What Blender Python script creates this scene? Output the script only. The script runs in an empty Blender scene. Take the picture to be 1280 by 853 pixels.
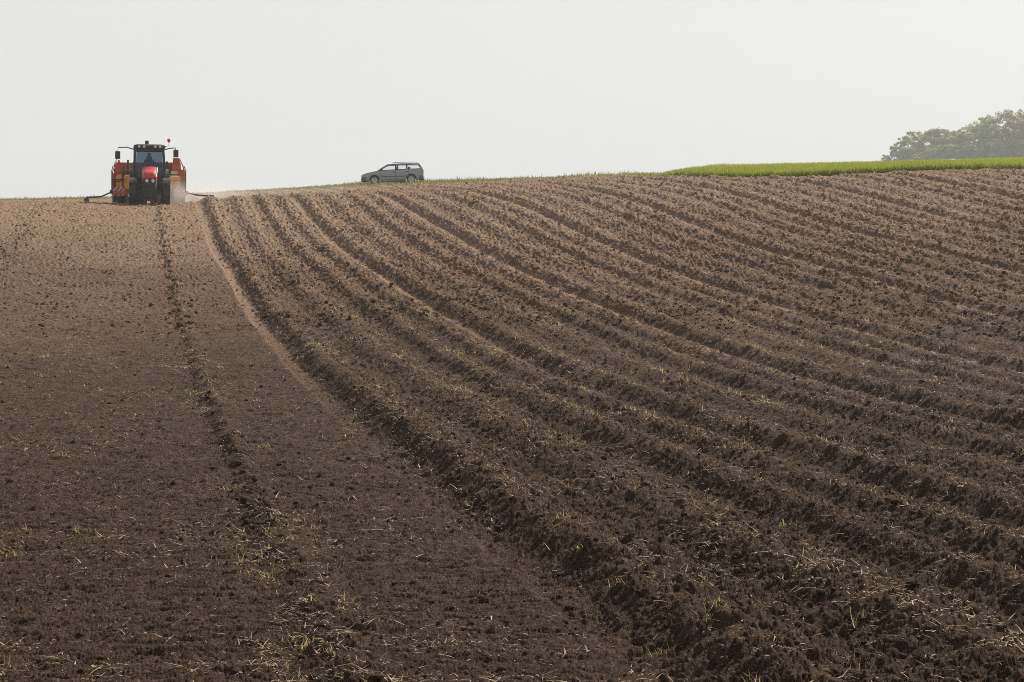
import bpy, bmesh, math, random
import numpy as np
from mathutils import Vector, Matrix, Euler

# ------------------------------------------------------------------ camera, sky, sun
random.seed(7)
rng = np.random.default_rng(7)
scn = bpy.context.scene
COL = scn.collection
F, PXC, YH = 2000.0, 640.0, 350.0          # focal length in photo pixels, centre column, eye level row
YAW = math.radians(13.28)                  # view direction, clockwise from the row direction (+Y)
EYE = 2.25

cam_d = bpy.data.cameras.new('camera')
cam = bpy.data.objects.new('camera', cam_d)
COL.objects.link(cam)
cam_d.sensor_width = 36.0
cam_d.lens = 36.0 * F / 1280.0
cam_d.shift_y = -(426.5 - YH) / 1280.0
cam_d.clip_start = 0.1
cam_d.clip_end = 3000
cam.location = (0, 0, EYE)
cam.rotation_euler = (math.radians(90), 0, -YAW)
scn.camera = cam

SUN_AZ, SUN_EL = math.radians(50), math.radians(41)
world = bpy.data.worlds.new('World')
scn.world = world
world.use_nodes = True
wn, wl = world.node_tree.nodes, world.node_tree.links
wn.clear()
wo = wn.new('ShaderNodeOutputWorld')
bg = wn.new('ShaderNodeBackground')
sky = wn.new('ShaderNodeTexSky')
sky.sky_type = 'NISHITA'
sky.sun_disc = False
sky.sun_elevation = SUN_EL
sky.sun_rotation = SUN_AZ
sky.air_density = 1.0
sky.dust_density = 6.0
sky.ozone_density = 0.5
hsv = wn.new('ShaderNodeHueSaturation')
hsv.inputs['Saturation'].default_value = 0.25
hz = wn.new('ShaderNodeMix')
hz.data_type = 'RGBA'
hz.inputs['Factor'].default_value = 0.88     # thin white veil over the sky
# the veil glows on the sunward side and low down, and thins overhead and away from the sun
tcw = wn.new('ShaderNodeTexCoord')
dotn = wn.new('ShaderNodeVectorMath'); dotn.operation = 'DOT_PRODUCT'
dotn.inputs[1].default_value = (math.sin(math.radians(25)), math.cos(math.radians(25)), 0)
wl.new(tcw.outputs['Generated'], dotn.inputs[0])
m1 = wn.new('ShaderNodeMapRange'); m1.interpolation_type = 'SMOOTHSTEP'
for k_, v_ in (('From Min', -0.2), ('From Max', 0.8), ('To Min', 0.42), ('To Max', 1.0)): m1.inputs[k_].default_value = v_
wl.new(dotn.outputs['Value'], m1.inputs['Value'])
sep = wn.new('ShaderNodeSeparateXYZ'); wl.new(tcw.outputs['Generated'], sep.inputs[0])
m2 = wn.new('ShaderNodeMapRange'); m2.interpolation_type = 'SMOOTHSTEP'
for k_, v_ in (('From Min', 0.25), ('From Max', 0.8), ('To Min', 1.0), ('To Max', 0.75)): m2.inputs[k_].default_value = v_
wl.new(sep.outputs['Z'], m2.inputs['Value'])
mm_ = wn.new('ShaderNodeMath'); mm_.operation = 'MULTIPLY'
wl.new(m1.outputs['Result'], mm_.inputs[0]); wl.new(m2.outputs['Result'], mm_.inputs[1])
veil = wn.new('ShaderNodeVectorMath'); veil.operation = 'SCALE'
veil.inputs[0].default_value = (6.0, 6.04, 6.06)
wl.new(mm_.outputs[0], veil.inputs['Scale'])
wl.new(sky.outputs[0], hsv.inputs['Color'])
wl.new(hsv.outputs[0], hz.inputs['A'])
wl.new(veil.outputs[0], hz.inputs['B'])
wl.new(hz.outputs['Result'], bg.inputs['Color'])
bg.inputs['Strength'].default_value = 0.1
wl.new(bg.outputs[0], wo.inputs['Surface'])

sd = bpy.data.lights.new('sun', 'SUN')
sd.energy = 5.0
sd.angle = math.radians(1.2)
sd.color = (1.0, 0.945, 0.86)
sun = bpy.data.objects.new('sun', sd)
COL.objects.link(sun)
sv = Vector((math.sin(SUN_AZ) * math.cos(SUN_EL), math.cos(SUN_AZ) * math.cos(SUN_EL), math.sin(SUN_EL)))
sun.rotation_euler = sv.to_track_quat('Z', 'Y').to_euler()
sun.location = (60, 60, 60)

scn.view_settings.view_transform = 'Standard'
scn.view_settings.look = 'None'
scn.view_settings.exposure = 0.45
scn.view_settings.gamma = 1.0
scn.view_settings.use_curve_mapping = False
scn.cycles.use_denoising = True
scn.cycles.sample_clamp_direct = 8.0
scn.cycles.sample_clamp_indirect = 3.0
scn.cycles.denoiser = 'OPENIMAGEDENOISE'
scn.cycles.denoising_input_passes = 'RGB_ALBEDO_NORMAL'
scn.cycles.denoising_prefilter = 'NONE'
scn.cycles.pixel_filter_type = 'BLACKMAN_HARRIS'
scn.cycles.filter_width = 0.9
scn.cycles.volume_bounces = 1
scn.cycles.volume_step_rate = 2.0

# ------------------------------------------------------------------ noise
def _tab(seed):
    g = np.random.default_rng(seed)
    a = g.random((256, 256)) * 2 * np.pi
    return np.cos(a).astype(np.float32), np.sin(a).astype(np.float32)
_T = {}
def noise(x, y, seed):
    """gradient noise, about -0.7..0.7"""
    if seed not in _T:
        _T[seed] = _tab(seed)
    GX, GY = _T[seed]
    x0 = np.floor(x); y0 = np.floor(y)
    fx = (x - x0).astype(np.float32); fy = (y - y0).astype(np.float32)
    ix = x0.astype(np.int64) & 255; iy = y0.astype(np.int64) & 255
    ix1 = (ix + 1) & 255; iy1 = (iy + 1) & 255
    u = fx * fx * fx * (fx * (fx * 6 - 15) + 10)
    v = fy * fy * fy * (fy * (fy * 6 - 15) + 10)
    a = GX[ix, iy] * fx + GY[ix, iy] * fy
    b = GX[ix1, iy] * (fx - 1) + GY[ix1, iy] * fy
    c = GX[ix, iy1] * fx + GY[ix, iy1] * (fy - 1)
    d = GX[ix1, iy1] * (fx - 1) + GY[ix1, iy1] * (fy - 1)
    p = a + u * (b - a); q = c + u * (d - c)
    return p + v * (q - p)
_R = {}
def lumps(x, y, seed, fill=0.6, rmin=0.25, rmax=0.55):
    """half round lumps, one per cell; 0..~rmax, in cell units"""
    if seed not in _R:
        g = np.random.default_rng(seed + 900)
        _R[seed] = [g.random((256, 256)).astype(np.float32) for _ in range(4)]
    A, B, C, D = _R[seed]
    x0 = np.floor(x).astype(np.int64); y0 = np.floor(y).astype(np.int64)
    out = np.zeros(x.shape, np.float32)
    for i in (-1, 0, 1):
        for j in (-1, 0, 1):
            cx = x0 + i; cy = y0 + j
            k = (cx & 255, cy & 255)
            rr = rmin + (rmax - rmin) * C[k] ** 2
            dx = (x - cx - A[k]).astype(np.float32); dy = (y - cy - B[k]).astype(np.float32)
            q = 1 - (dx * dx + dy * dy) / (rr * rr)
            h = np.sqrt(np.maximum(q, 0)) * rr * (D[k] < fill)
            out = np.maximum(out, h)
    return out
def sstep(a, b, x):
    t = np.clip((x - a) / (b - a), 0, 1)
    return t * t * (3 - 2 * t)

# ------------------------------------------------------------------ the lie of the land, fitted to the rows
def ray(px):
    phi = math.atan((px - PXC) / F)
    return phi, phi + YAW
def at(px, y, r):
    """ground point in the direction of column px, r metres off, that shows on row y"""
    phi, psi = ray(px)
    return (r * math.sin(psi), r * math.cos(psi), EYE + (YH - y) / F * r * math.cos(phi))
XB, ROW = 2.94, 1.15                       # edge of the harrowed strip, ridge spacing
XC = 1.10                                  # rough track in the harrowed strip
def on_row(X, px, y):
    phi, psi = ray(px)
    return at(px, y, X / math.sin(psi))
cps = []
for X, lst in ((XB, [(775, 810), (585, 660), (475, 560), (400, 490), (350, 440), (307, 385), (280, 330), (253, 272)]),
               (XC, [(400, 810), (320, 660), (280, 560), (250, 490), (220, 385), (207, 330)]),
               (XB + 4 * ROW, [(670, 465), (580, 413), (500, 365), (430, 320), (378, 272)]),
               (XB + 8 * ROW, [(611, 323), (564, 295), (512, 267)]),
               (XB + 12 * ROW, [(867, 353), (792, 325), (727, 297), (653, 260)]),
               (XB + 16 * ROW, [(973, 320), (914, 304), (858, 280), (802, 257), (757, 245)]),
               (XB + 20 * ROW, [(1238, 336), (1167, 315), (1102, 301), (1027, 282), (961, 259), (926, 247)]),
               (XB + 24 * ROW, [(1250, 291), (1179, 275), (1102, 254)]),
               (XB + 28 * ROW, [(1250, 244), (1191, 234), (1149, 223)])):
    for px, y in lst:
        cps.append(on_row(X, px, y) + (1.0,))
W = 0.05
def C(px, y, r, w=W):
    cps.append(at(px, y, r) + (w,))
for px, y in ((-250, 252), (0, 254.5), (100, 254), (160, 256.5), (187, 256.8), (215, 256.5), (236, 254.5), (267, 251.5), (320, 250), (400, 247.5)):
    C(px, y, 79.5)
for px, y in ((-250, 253), (0, 254), (100, 254.5), (160, 257), (187, 257.4), (215, 257.2), (250, 256), (320, 252.5), (400, 248)):
    C(px, y, 90)
for px, y in ((-250, 256), (0, 250.8), (60, 249.2), (120, 248.2), (187, 247), (240, 243), (270, 241.5), (330, 238.5), (400, 236)):
    C(px, y, 110)
for px, y, r in ((450, 234.5, 104), (530, 231.5, 103), (620, 228, 99), (700, 224, 95), (790, 221, 90), (820, 221.5, 88),
                 (860, 222, 85), (930, 222.5, 83), (1021, 221.5, 81), (1108, 217, 80), (1180, 214, 81), (1280, 213, 84), (1420, 210, 90)):
    C(px, y, r)
for px, y in ((450, 230), (491, 228.6), (530, 227.3), (620, 224.5), (700, 222), (790, 219.5)):
    C(px, y, 112)
for px, y in ((450, 231), (530, 229), (620, 226), (700, 224), (790, 222), (830, 221)):
    C(px, y, 125)
for px, y in ((860, 214.5), (950, 211.5), (1021, 209.5), (1108, 207.7), (1200, 205.2), (1280, 203.2), (1420, 200)):
    C(px, y, 140)
for px, y in ((860, 218), (950, 214.5), (1021, 213), (1108, 211.5), (1200, 209), (1280, 207), (1420, 203)):
    C(px, y, 110)
for px in range(-300, 800, 180):
    C(px, 268, 160); C(px, 290, 320)
for px in range(860, 1600, 140):
    C(px, 224 if px < 990 else 214 if px < 1130 else 210 if px < 1250 else 206, 190); C(px, 238 if px < 990 else 218, 320); C(px, 238 if px < 990 else 208, 700)
for a in range(0, 360, 24):
    for r, z in ((4, 0.0), (15, 0.0), (40, 0.0)):
        psi = math.radians(a)
        if a > 75 and a < 300 or r < 8:
            cps.append((r * math.sin(psi), r * math.cos(psi), z, 3.0))
for a in range(0, 360, 20):
    psi = math.radians(a)
    for r in (250, 900):
        if 60 < a < 320: cps.append((r * math.sin(psi), r * math.cos(psi), -2.0, 3.0))
        elif r == 900: pass
for x, y in ((14, 12), (10, 8), (18, 20), (-6, 10), (-8, 20), (-12, 35), (24, 30), (-14, 55)):
    yy = {8: 810, 10: 810, 12: 735, 20: 565, 30: 455, 35: 428, 55: 335}[y]
    cps.append((x, y, EYE + (YH - yy) / F * max(y, 9.6), 4.0))
CP = np.array(cps)
def warp(x, y):
    r = np.hypot(x, y) + 1e-6
    s = np.log1p(r / 25.0) / r
    return x * s, y * s
def tps(d2):
    return np.where(d2 > 1e-12, 0.5 * d2 * np.log(d2 + 1e-12), 0)
cu, cv = warp(CP[:, 0], CP[:, 1])
n = len(cu)
K = tps((cu[:, None] - cu) ** 2 + (cv[:, None] - cv) ** 2) + np.diag(CP[:, 3] * 4e-3)
P = np.stack([np.ones(n), cu, cv], 1)
sol = np.linalg.solve(np.block([[K, P], [P.T, np.zeros((3, 3))]]), np.concatenate([CP[:, 2], np.zeros(3)]))
def base_exact(x, y):
    u, v = warp(np.asarray(x, float), np.asarray(y, float))
    sh = u.shape
    u = u.ravel(); v = v.ravel()
    out = np.empty(u.shape)
    for i in range(0, len(u), 20000):
        s = slice(i, i + 20000)
        out[s] = tps((u[s, None] - cu) ** 2 + (v[s, None] - cv) ** 2) @ sol[:n] + sol[n] + sol[n + 1] * u[s] + sol[n + 2] * v[s]
    return out.reshape(sh)
# lookup table: azimuth (clockwise from +Y, centred on the view) by range
AZT = np.concatenate([np.arange(-180, -30, 5.0), np.arange(-30, 30.01, 0.4), np.arange(35, 180.1, 5.0)])
RT = np.concatenate([[0.5], np.geomspace(3, 1500, 300)])
_A, _Rr = np.meshgrid(np.radians(AZT) + YAW, RT)
ZT = base_exact(_Rr * np.sin(_A), _Rr * np.cos(_A))
def polar(x, y):
    a = np.degrees(np.arctan2(x, y)) - math.degrees(YAW)
    a = (a + 180) % 360 - 180
    return a, np.hypot(x, y)
def base(x, y):
    a, r = polar(np.asarray(x, float), np.asarray(y, float))
    ia = np.clip(np.searchsorted(AZT, a) - 1, 0, len(AZT) - 2)
    ir = np.clip(np.searchsorted(RT, r) - 1, 0, len(RT) - 2)
    fa = np.clip((a - AZT[ia]) / (AZT[ia + 1] - AZT[ia]), 0, 1); fr = np.clip((r - RT[ir]) / (RT[ir + 1] - RT[ir]), 0, 1)
    return (ZT[ir, ia] * (1 - fa) + ZT[ir, ia + 1] * fa) * (1 - fr) + (ZT[ir + 1, ia] * (1 - fa) + ZT[ir + 1, ia + 1] * fa) * fr
# far edge of the tilled soil, by direction
_EDGE_PX = [-400, 0, 100, 240, 400, 450, 530, 620, 700, 790, 820, 860, 930, 1021, 1108, 1180, 1280, 1420, 1800]
_EDGE_R = [104, 105, 106, 109, 108, 104, 103, 99, 95, 90, 88, 85, 83, 81, 80, 81, 84, 90, 120]
_EDGE_A = [math.degrees(math.atan((p - PXC) / F)) for p in _EDGE_PX]
def edge_r(a):
    return np.interp(a, _EDGE_A, _EDGE_R)

# ------------------------------------------------------------------ relief of the tilled soil
def lines(x, y):
    """rows wander a little"""
    return x + 0.07 * noise(y / 4.0, x * 0.13, 11) + 0.03 * noise(y / 1.3, x * 0.3, 12)
def field_masks(x, y):
    xl = lines(x, y)
    q = (xl - XB) / ROW
    q = q + np.where(q > 0, 0.13 * np.sin(2 * np.pi * q / 4 + 1.0) - 0.109, 0)
    k = np.floor(q); t = q - k
    ridge = sstep(0.0, 0.12, q)                                         # right of the harrowed strip
    strip = ((k % 4) == 0) & (q > -0.3)
    fx = sstep(5, 14, x)
    strip = np.where(strip, 1 - sstep(0.12 + 0.09 * fx, 0.24 + 0.11 * fx, t), 0)                # smooth wheel strip at the foot of every fourth ridge
    strip = np.maximum(strip, np.where((q > -0.14) & (q <= 0), sstep(-0.14, -0.02, q), 0))
    strip = np.maximum(strip, np.where((q > 0) & ((k % 4) == 3), sstep(0.93, 1.0, t), 0))
    trk = np.exp(-((xl - XC - 0.05) / 0.27) ** 2) + 0.55 * np.exp(-((xl + 4.3) / 0.35) ** 2) + 0.3 * np.exp(-((xl + 2.4) / 0.22) ** 2)
    trk = np.where(q < 0, trk, 0) + np.where(xl < -6.5, 0.3, 0)
    return xl, q, k, t, ridge, strip, np.clip(trk, 0, 1)
def relief(x, y, r, dl):
    """height of the tilled surface above the land; dl = sample spacing used to drop detail that would alias"""
    def keep(w):
        return sstep(0.8, 1.7, w / dl)
    xl, q, k, t, ridge, strip, trk = field_masks(x + (0.08 - 0.05 * sstep(25, 50, r)) * noise(x / 0.4, y / 0.4, 34), y)
    far = sstep(74, 90, r)                                              # rows flatten out towards the headland
    amp = (0.155 + 0.06 * noise(y / 2.2, k * 3.1, 13) * (1 - 0.6 * sstep(25, 50, r)) + 0.05 * noise(y / 0.6, k * 1.7 + x * 0.4, 35) * (1 - sstep(25, 50, r))) * (1 - 0.55 * far)
    amp = amp * (1 + 0.25 * sstep(28, 55, r))
    t0 = np.where((k % 4) == 0, 0.20, 0.15)
    prof = sstep(t0, t0 + 0.32, t) * (1 - sstep(0.56, 1.02, t)) * 1.0
    prof = prof - 0.20 * np.exp(-((t - 0.71) / 0.055) ** 2) * (1 + noise(y / 1.1, k * 2.3, 48)) + 0.20 * np.exp(-((t - 0.85) / 0.06) ** 2) * (1 + noise(y / 0.9, k * 1.9, 49))
    kk = (k % 4).astype(int)
    amp = amp * (1 - 0.28 * sstep(8, 20, x))
    amp = amp * np.where(q < 0, 1, np.array([1.15, 0.80, 1.0, 0.70])[np.clip(kk, 0, 3)])
    h = ridge * amp * prof
    h = h - 0.03 * strip
    # the rough track left of the rows: a shallow trench with a thrown-up shoulder
    u = xl - XC
    left = q < 0
    h = h + np.where(left, -0.026 * np.exp(-((u + 0.10) / 0.13) ** 2) * (1 + 1.6 * noise(y / 0.9, x, 36)) + 0.044 * np.exp(-((u - 0.14) / 0.17) ** 2) * (1 + 2.0 * noise(y / 0.5, x / 0.5, 14)), 0)
    h = h + np.where(left, -0.015 * np.exp(-((xl + 4.3) / 0.25) ** 2) + 0.02 * np.exp(-((xl + 4.0) / 0.2) ** 2), 0)
    smooth = np.clip(strip, 0, 1) * (0.35 + 0.65 * sstep(14, 42, r))
    rough = np.where(left, 0.58 + 0.55 * trk, 1.0) * (1 - 0.62 * smooth) * (1 + 0.5 * sstep(25, 60, r))
    rough = rough * (0.72 + 0.9 * np.abs(noise(x / 2.7, y / 3.1, 15)))
    # undulation and crumbs
    wx = x + 0.10 * noise(x / 0.31, y / 0.31, 16) + 0.03 * noise(x / 0.09, y / 0.09, 41)
    wy = y + 0.10 * noise(x / 0.33, y / 0.33, 17) + 0.03 * noise(x / 0.10, y / 0.10, 42)
    nf = 1 - sstep(30, 60, r)
    h = h + 0.045 * rough * noise(x / 0.85, y / 0.85, 18)
    h = h + 0.040 * rough * noise(wx / 0.36, wy / 0.40, 19) * keep(0.38) * (0.5 + 0.5 * nf)
    # drag marks of the tine, across the rows and leaning on the ridges
    s1 = np.where(left, 0.0, 0.40)
    ax = wx * np.cos(s1) + wy * np.sin(s1); ay = -wx * np.sin(s1) + wy * np.cos(s1)
    h = h + (0.036 + 0.012 * ridge) * (1 - 0.6 * smooth) * noise(ax / 0.80, ay / 0.11, 20) * keep(0.105)
    h = h + (0.020 + 0.020 * ridge) * (1 - 0.5 * smooth) * noise(ax / 0.32, ay / 0.05, 21) * keep(0.055)
    h = h + (0.013 + 0.016 * ridge) * noise(ax / 0.13, ay / 0.026, 43) * keep(0.03)
    # torn crumb: sharp crests, round hollows
    near = np.clip(rough, 0, 1.6)
    near = near * np.where(left, 0.7, 1.0)
    def torn(a, b, seed):
        n_ = np.abs(noise(a, b, seed))
        return 0.28 - n_
    h = h + 0.045 * near * torn(wx / 0.24, wy / 0.27, 44) * keep(0.2)
    h = h + 0.034 * near * torn(wx / 0.11, wy / 0.12, 45) * keep(0.1)
    h = h + 0.028 * np.clip(near + 0.25, 0, 1.4) * torn(wx / 0.052, wy / 0.055, 46) * keep(0.05)
    h = h + 0.026 * torn(x / 0.026, y / 0.027, 47) * keep(0.024)
    # clods
    h = h + 0.30 * lumps(wx / 0.42, wy / 0.42, 22, 0.08, 0.12, 0.32) * near * keep(0.20) * 0.36
    h = h + 0.115 * lumps(wx / 0.17 + 3.3, wy / 0.17, 23, 0.14, 0.14, 0.42) * near * keep(0.10)
    h = h + 0.060 * lumps(wx / 0.085, wy / 0.085 + 7.7, 24, 0.28, 0.2, 0.5) * np.clip(near + 0.15, 0, 1.2) * keep(0.055)
    h = h + 0.014 * noise(x / 0.07, y / 0.07, 26) * np.clip(rough + 0.2, 0, 1.2) * keep(0.07)
    # the cloddy look at range
    h = h + 0.095 * rough * noise(x / 0.11, y / 0.33, 28) * (1 - nf) * keep(0.16)
    h = h + 0.15 * lumps(wx / 0.15, wy / 0.28, 29, 0.34, 0.16, 0.42) * np.clip(rough, 0, 1.3) * sstep(26, 50, r)
    return h
def tilled(x, y):
    a, r = polar(x, y)
    return 1 - sstep(-1.2, 0.6, r - edge_r(a) + 0.8 * noise(x / 1.7, y / 1.7, 30))
def ground_z(x, y, dl=0.02):
    x = np.asarray(x, float); y = np.asarray(y, float)
    a, r = polar(x, y)
    m = tilled(x, y)
    return base(x, y) + np.where(m > 0, relief(x, y, r, np.full(x.shape, dl)) * m, 0)
def dryness(x, y, r):
    """how dry and pale the crumb is: 0 damp, 1 dusty"""
    xl, q, k, t, ridge, strip, trk = field_masks(x, y)
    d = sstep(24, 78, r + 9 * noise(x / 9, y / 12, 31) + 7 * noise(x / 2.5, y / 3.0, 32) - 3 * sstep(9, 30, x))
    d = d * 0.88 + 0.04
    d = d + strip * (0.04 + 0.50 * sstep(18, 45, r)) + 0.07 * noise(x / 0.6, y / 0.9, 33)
    crest = np.where(q > 0, np.exp(-((t - 0.60) / 0.17) ** 2), 0)
    d = d + 0.10 * crest
    return np.clip(d, 0, 1)

# ------------------------------------------------------------------ node helpers
def mat(name, base=(0.5, 0.5, 0.5), rough=0.6, metal=0.0, spec=0.5, coat=0.0, noise_amt=0.0, noise_scale=8.0, bump=0.0, bump_scale=40.0):
    m = bpy.data.materials.new(name)
    m.use_nodes = True
    nt = m.node_tree
    b = nt.nodes['Principled BSDF']
    b.inputs['Base Color'].default_value = (*base, 1)
    b.inputs['Roughness'].default_value = rough
    b.inputs['Metallic'].default_value = metal
    b.inputs['Specular IOR Level'].default_value = spec
    b.inputs['Coat Weight'].default_value = coat
    tc = nt.nodes.new('ShaderNodeTexCoord')
    if noise_amt > 0:
        nz = nt.nodes.new('ShaderNodeTexNoise'); nz.inputs['Scale'].default_value = noise_scale; nz.inputs['Detail'].default_value = 5
        mr = nt.nodes.new('ShaderNodeMapRange'); mr.inputs['From Min'].default_value = 0.3; mr.inputs['From Max'].default_value = 0.7
        mr.inputs['To Min'].default_value = 1 - noise_amt; mr.inputs['To Max'].default_value = 1 + noise_amt
        mx = nt.nodes.new('ShaderNodeMix'); mx.data_type = 'RGBA'; mx.blend_type = 'MULTIPLY'; mx.inputs['Factor'].default_value = 1
        mx.inputs['A'].default_value = (*base, 1)
        nt.links.new(tc.outputs['Object'], nz.inputs['Vector'])
        nt.links.new(nz.outputs['Fac'], mr.inputs['Value'])
        nt.links.new(mr.outputs['Result'], mx.inputs['B'])
        nt.links.new(mx.outputs['Result'], b.inputs['Base Color'])
    if bump > 0:
        nb = nt.nodes.new('ShaderNodeTexNoise'); nb.inputs['Scale'].default_value = bump_scale; nb.inputs['Detail'].default_value = 4
        bp = nt.nodes.new('ShaderNodeBump'); bp.inputs['Strength'].default_value = bump; bp.inputs['Distance'].default_value = 0.02
        nt.links.new(tc.outputs['Object'], nb.inputs['Vector'])
        nt.links.new(nb.outputs['Fac'], bp.inputs['Height'])
        nt.links.new(bp.outputs['Normal'], b.inputs['Normal'])
    return m
DAMP, DRY = (0.060, 0.0365, 0.0250), (0.285, 0.190, 0.127)
def soil_material():
    m = bpy.data.materials.new('tilled soil')
    m.use_nodes = True
    nt = m.node_tree; N = nt.nodes; L = nt.links
    b = N['Principled BSDF']
    b.inputs['Roughness'].default_value = 0.95
    b.inputs['Specular IOR Level'].default_value = 0.12
    at_d = N.new('ShaderNodeAttribute'); at_d.attribute_name = 'dry'
    at_t = N.new('ShaderNodeAttribute'); at_t.attribute_name = 'tilled'
    geo = N.new('ShaderNodeNewGeometry')
    n1 = N.new('ShaderNodeTexNoise'); n1.inputs['Scale'].default_value = 5.0; n1.inputs['Detail'].default_value = 8; n1.inputs['Roughness'].default_value = 0.82
    n2 = N.new('ShaderNodeTexNoise'); n2.inputs['Scale'].default_value = 38.0; n2.inputs['Detail'].default_value = 6; n2.inputs['Roughness'].default_value = 0.75
    for q in (n1, n2):
        L.new(geo.outputs['Position'], q.inputs['Vector'])
    ad = N.new('ShaderNodeMath'); ad.operation = 'MULTIPLY_ADD'; ad.inputs[1].default_value = 0.75; ad.inputs[2].default_value = -0.375
    L.new(n1.outputs['Fac'], ad.inputs[0])
    sm = N.new('ShaderNodeMath'); sm.operation = 'ADD'; sm.use_clamp = True
    L.new(at_d.outputs['Fac'], sm.inputs[0]); L.new(ad.outputs[0], sm.inputs[1])
    rp = N.new('ShaderNodeValToRGB')
    e = rp.color_ramp.elements
    e[0].position = 0.0; e[0].color = (*DAMP, 1)
    e[1].position = 1.0; e[1].color = (*DRY, 1)
    k = e.new(0.5); k.color = (0.156, 0.094, 0.059, 1)
    L.new(sm.outputs[0], rp.inputs['Fac'])
    mr = N.new('ShaderNodeMapRange'); mr.inputs['From Min'].default_value = 0.25; mr.inputs['From Max'].default_value = 0.75
    mr.inputs['To Min'].default_value = 0.35; mr.inputs['To Max'].default_value = 1.75
    L.new(n2.outputs['Fac'], mr.inputs['Value'])
    mx = N.new('ShaderNodeMix'); mx.data_type = 'RGBA'; mx.blend_type = 'MULTIPLY'; mx.inputs['Factor'].default_value = 1
    n5 = N.new('ShaderNodeTexNoise'); n5.inputs['Scale'].default_value = 13.0; n5.inputs['Detail'].default_value = 4; n5.inputs['Roughness'].default_value = 0.7
    L.new(geo.outputs['Position'], n5.inputs['Vector'])
    mr5 = N.new('ShaderNodeMapRange'); mr5.inputs['From Min'].default_value = 0.3; mr5.inputs['From Max'].default_value = 0.7; mr5.inputs['To Min'].default_value = 0.62; mr5.inputs['To Max'].default_value = 1.40
    L.new(n5.outputs['Fac'], mr5.inputs['Value'])
    mx5 = N.new('ShaderNodeMix'); mx5.data_type = 'RGBA'; mx5.blend_type = 'MULTIPLY'; mx5.inputs['Factor'].default_value = 1
    L.new(rp.outputs['Color'], mx5.inputs['A']); L.new(mr5.outputs['Result'], mx5.inputs['B'])
    L.new(mx5.outputs['Result'], mx.inputs['A']); L.new(mr.outputs['Result'], mx.inputs['B'])
    n3 = N.new('ShaderNodeTexNoise'); n3.inputs['Scale'].default_value = 55.0; n3.inputs['Detail'].default_value = 2
    n4 = N.new('ShaderNodeTexNoise'); n4.inputs['Scale'].default_value = 11.0; n4.inputs['Detail'].default_value = 3
    for q in (n3, n4):
        L.new(geo.outputs['Position'], q.inputs['Vector'])
    sk = N.new('ShaderNodeMath'); sk.operation = 'MULTIPLY_ADD'; sk.inputs[1].default_value = 0.45      # chaff and dry crumbs, in patches
    L.new(n4.outputs['Fac'], sk.inputs[0]); L.new(n3.outputs['Fac'], sk.inputs[2])
    sq = N.new('ShaderNodeMapRange'); sq.inputs['From Min'].default_value = 0.865; sq.inputs['From Max'].default_value = 0.95; sq.inputs['To Max'].default_value = 0.8
    L.new(sk.outputs[0], sq.inputs['Value'])
    ch = N.new('ShaderNodeMix'); ch.data_type = 'RGBA'; ch.inputs['B'].default_value = (0.27, 0.215, 0.15, 1)
    L.new(sq.outputs['Result'], ch.inputs['Factor']); L.new(mx.outputs['Result'], ch.inputs['A'])
    mx = ch
    gr = N.new('ShaderNodeMix'); gr.data_type = 'RGBA'
    gr.inputs['A'].default_value = (0.085, 0.095, 0.025, 1)               # thin turf beyond the tilled soil
    L.new(at_t.outputs['Fac'], gr.inputs['Factor']); L.new(mx.outputs['Result'], gr.inputs['B'])
    L.new(gr.outputs['Result'], b.inputs['Base Color'])
    bp = N.new('ShaderNodeBump'); bp.inputs['Strength'].default_value = 1.0; bp.inputs['Distance'].default_value = 0.03
    L.new(n2.outputs['Fac'], bp.inputs['Height'])
    bp2 = N.new('ShaderNodeBump'); bp2.inputs['Strength'].default_value = 0.9; bp2.inputs['Distance'].default_value = 0.09
    L.new(n5.outputs['Fac'], bp2.inputs['Height']); L.new(bp2.outputs['Normal'], bp.inputs['Normal'])
    L.new(bp.outputs['Normal'], b.inputs['Normal'])
    return m
def np_mesh(name, verts, faces, material, smooth=False, attrs=None, mats=None, mi=None):
    """mesh object from arrays; faces (n,3) or (n,4)"""
    me = bpy.data.meshes.new(name)
    nv, (nf, k) = len(verts), faces.shape
    me.vertices.add(nv)
    me.vertices.foreach_set('co', np.ascontiguousarray(verts, np.float32).ravel())
    me.loops.add(nf * k)
    me.loops.foreach_set('vertex_index', np.ascontiguousarray(faces, np.int32).ravel())
    me.polygons.add(nf)
    me.polygons.foreach_set('loop_start', np.arange(0, nf * k, k, dtype=np.int32))
    if smooth:
        me.polygons.foreach_set('use_smooth', np.ones(nf, bool))
    for mm in (mats or [material]):
        me.materials.append(mm)
    if mi is not None:
        me.polygons.foreach_set('material_index', np.ascontiguousarray(mi, np.int32))
    for kk, vv in (attrs or {}).items():
        at_ = me.attributes.new(kk, 'FLOAT', 'POINT')
        at_.data.foreach_set('value', np.ascontiguousarray(vv, np.float32))
    me.update(calc_edges=True)
    o = bpy.data.objects.new(name, me)
    COL.objects.link(o)
    return o

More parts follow.
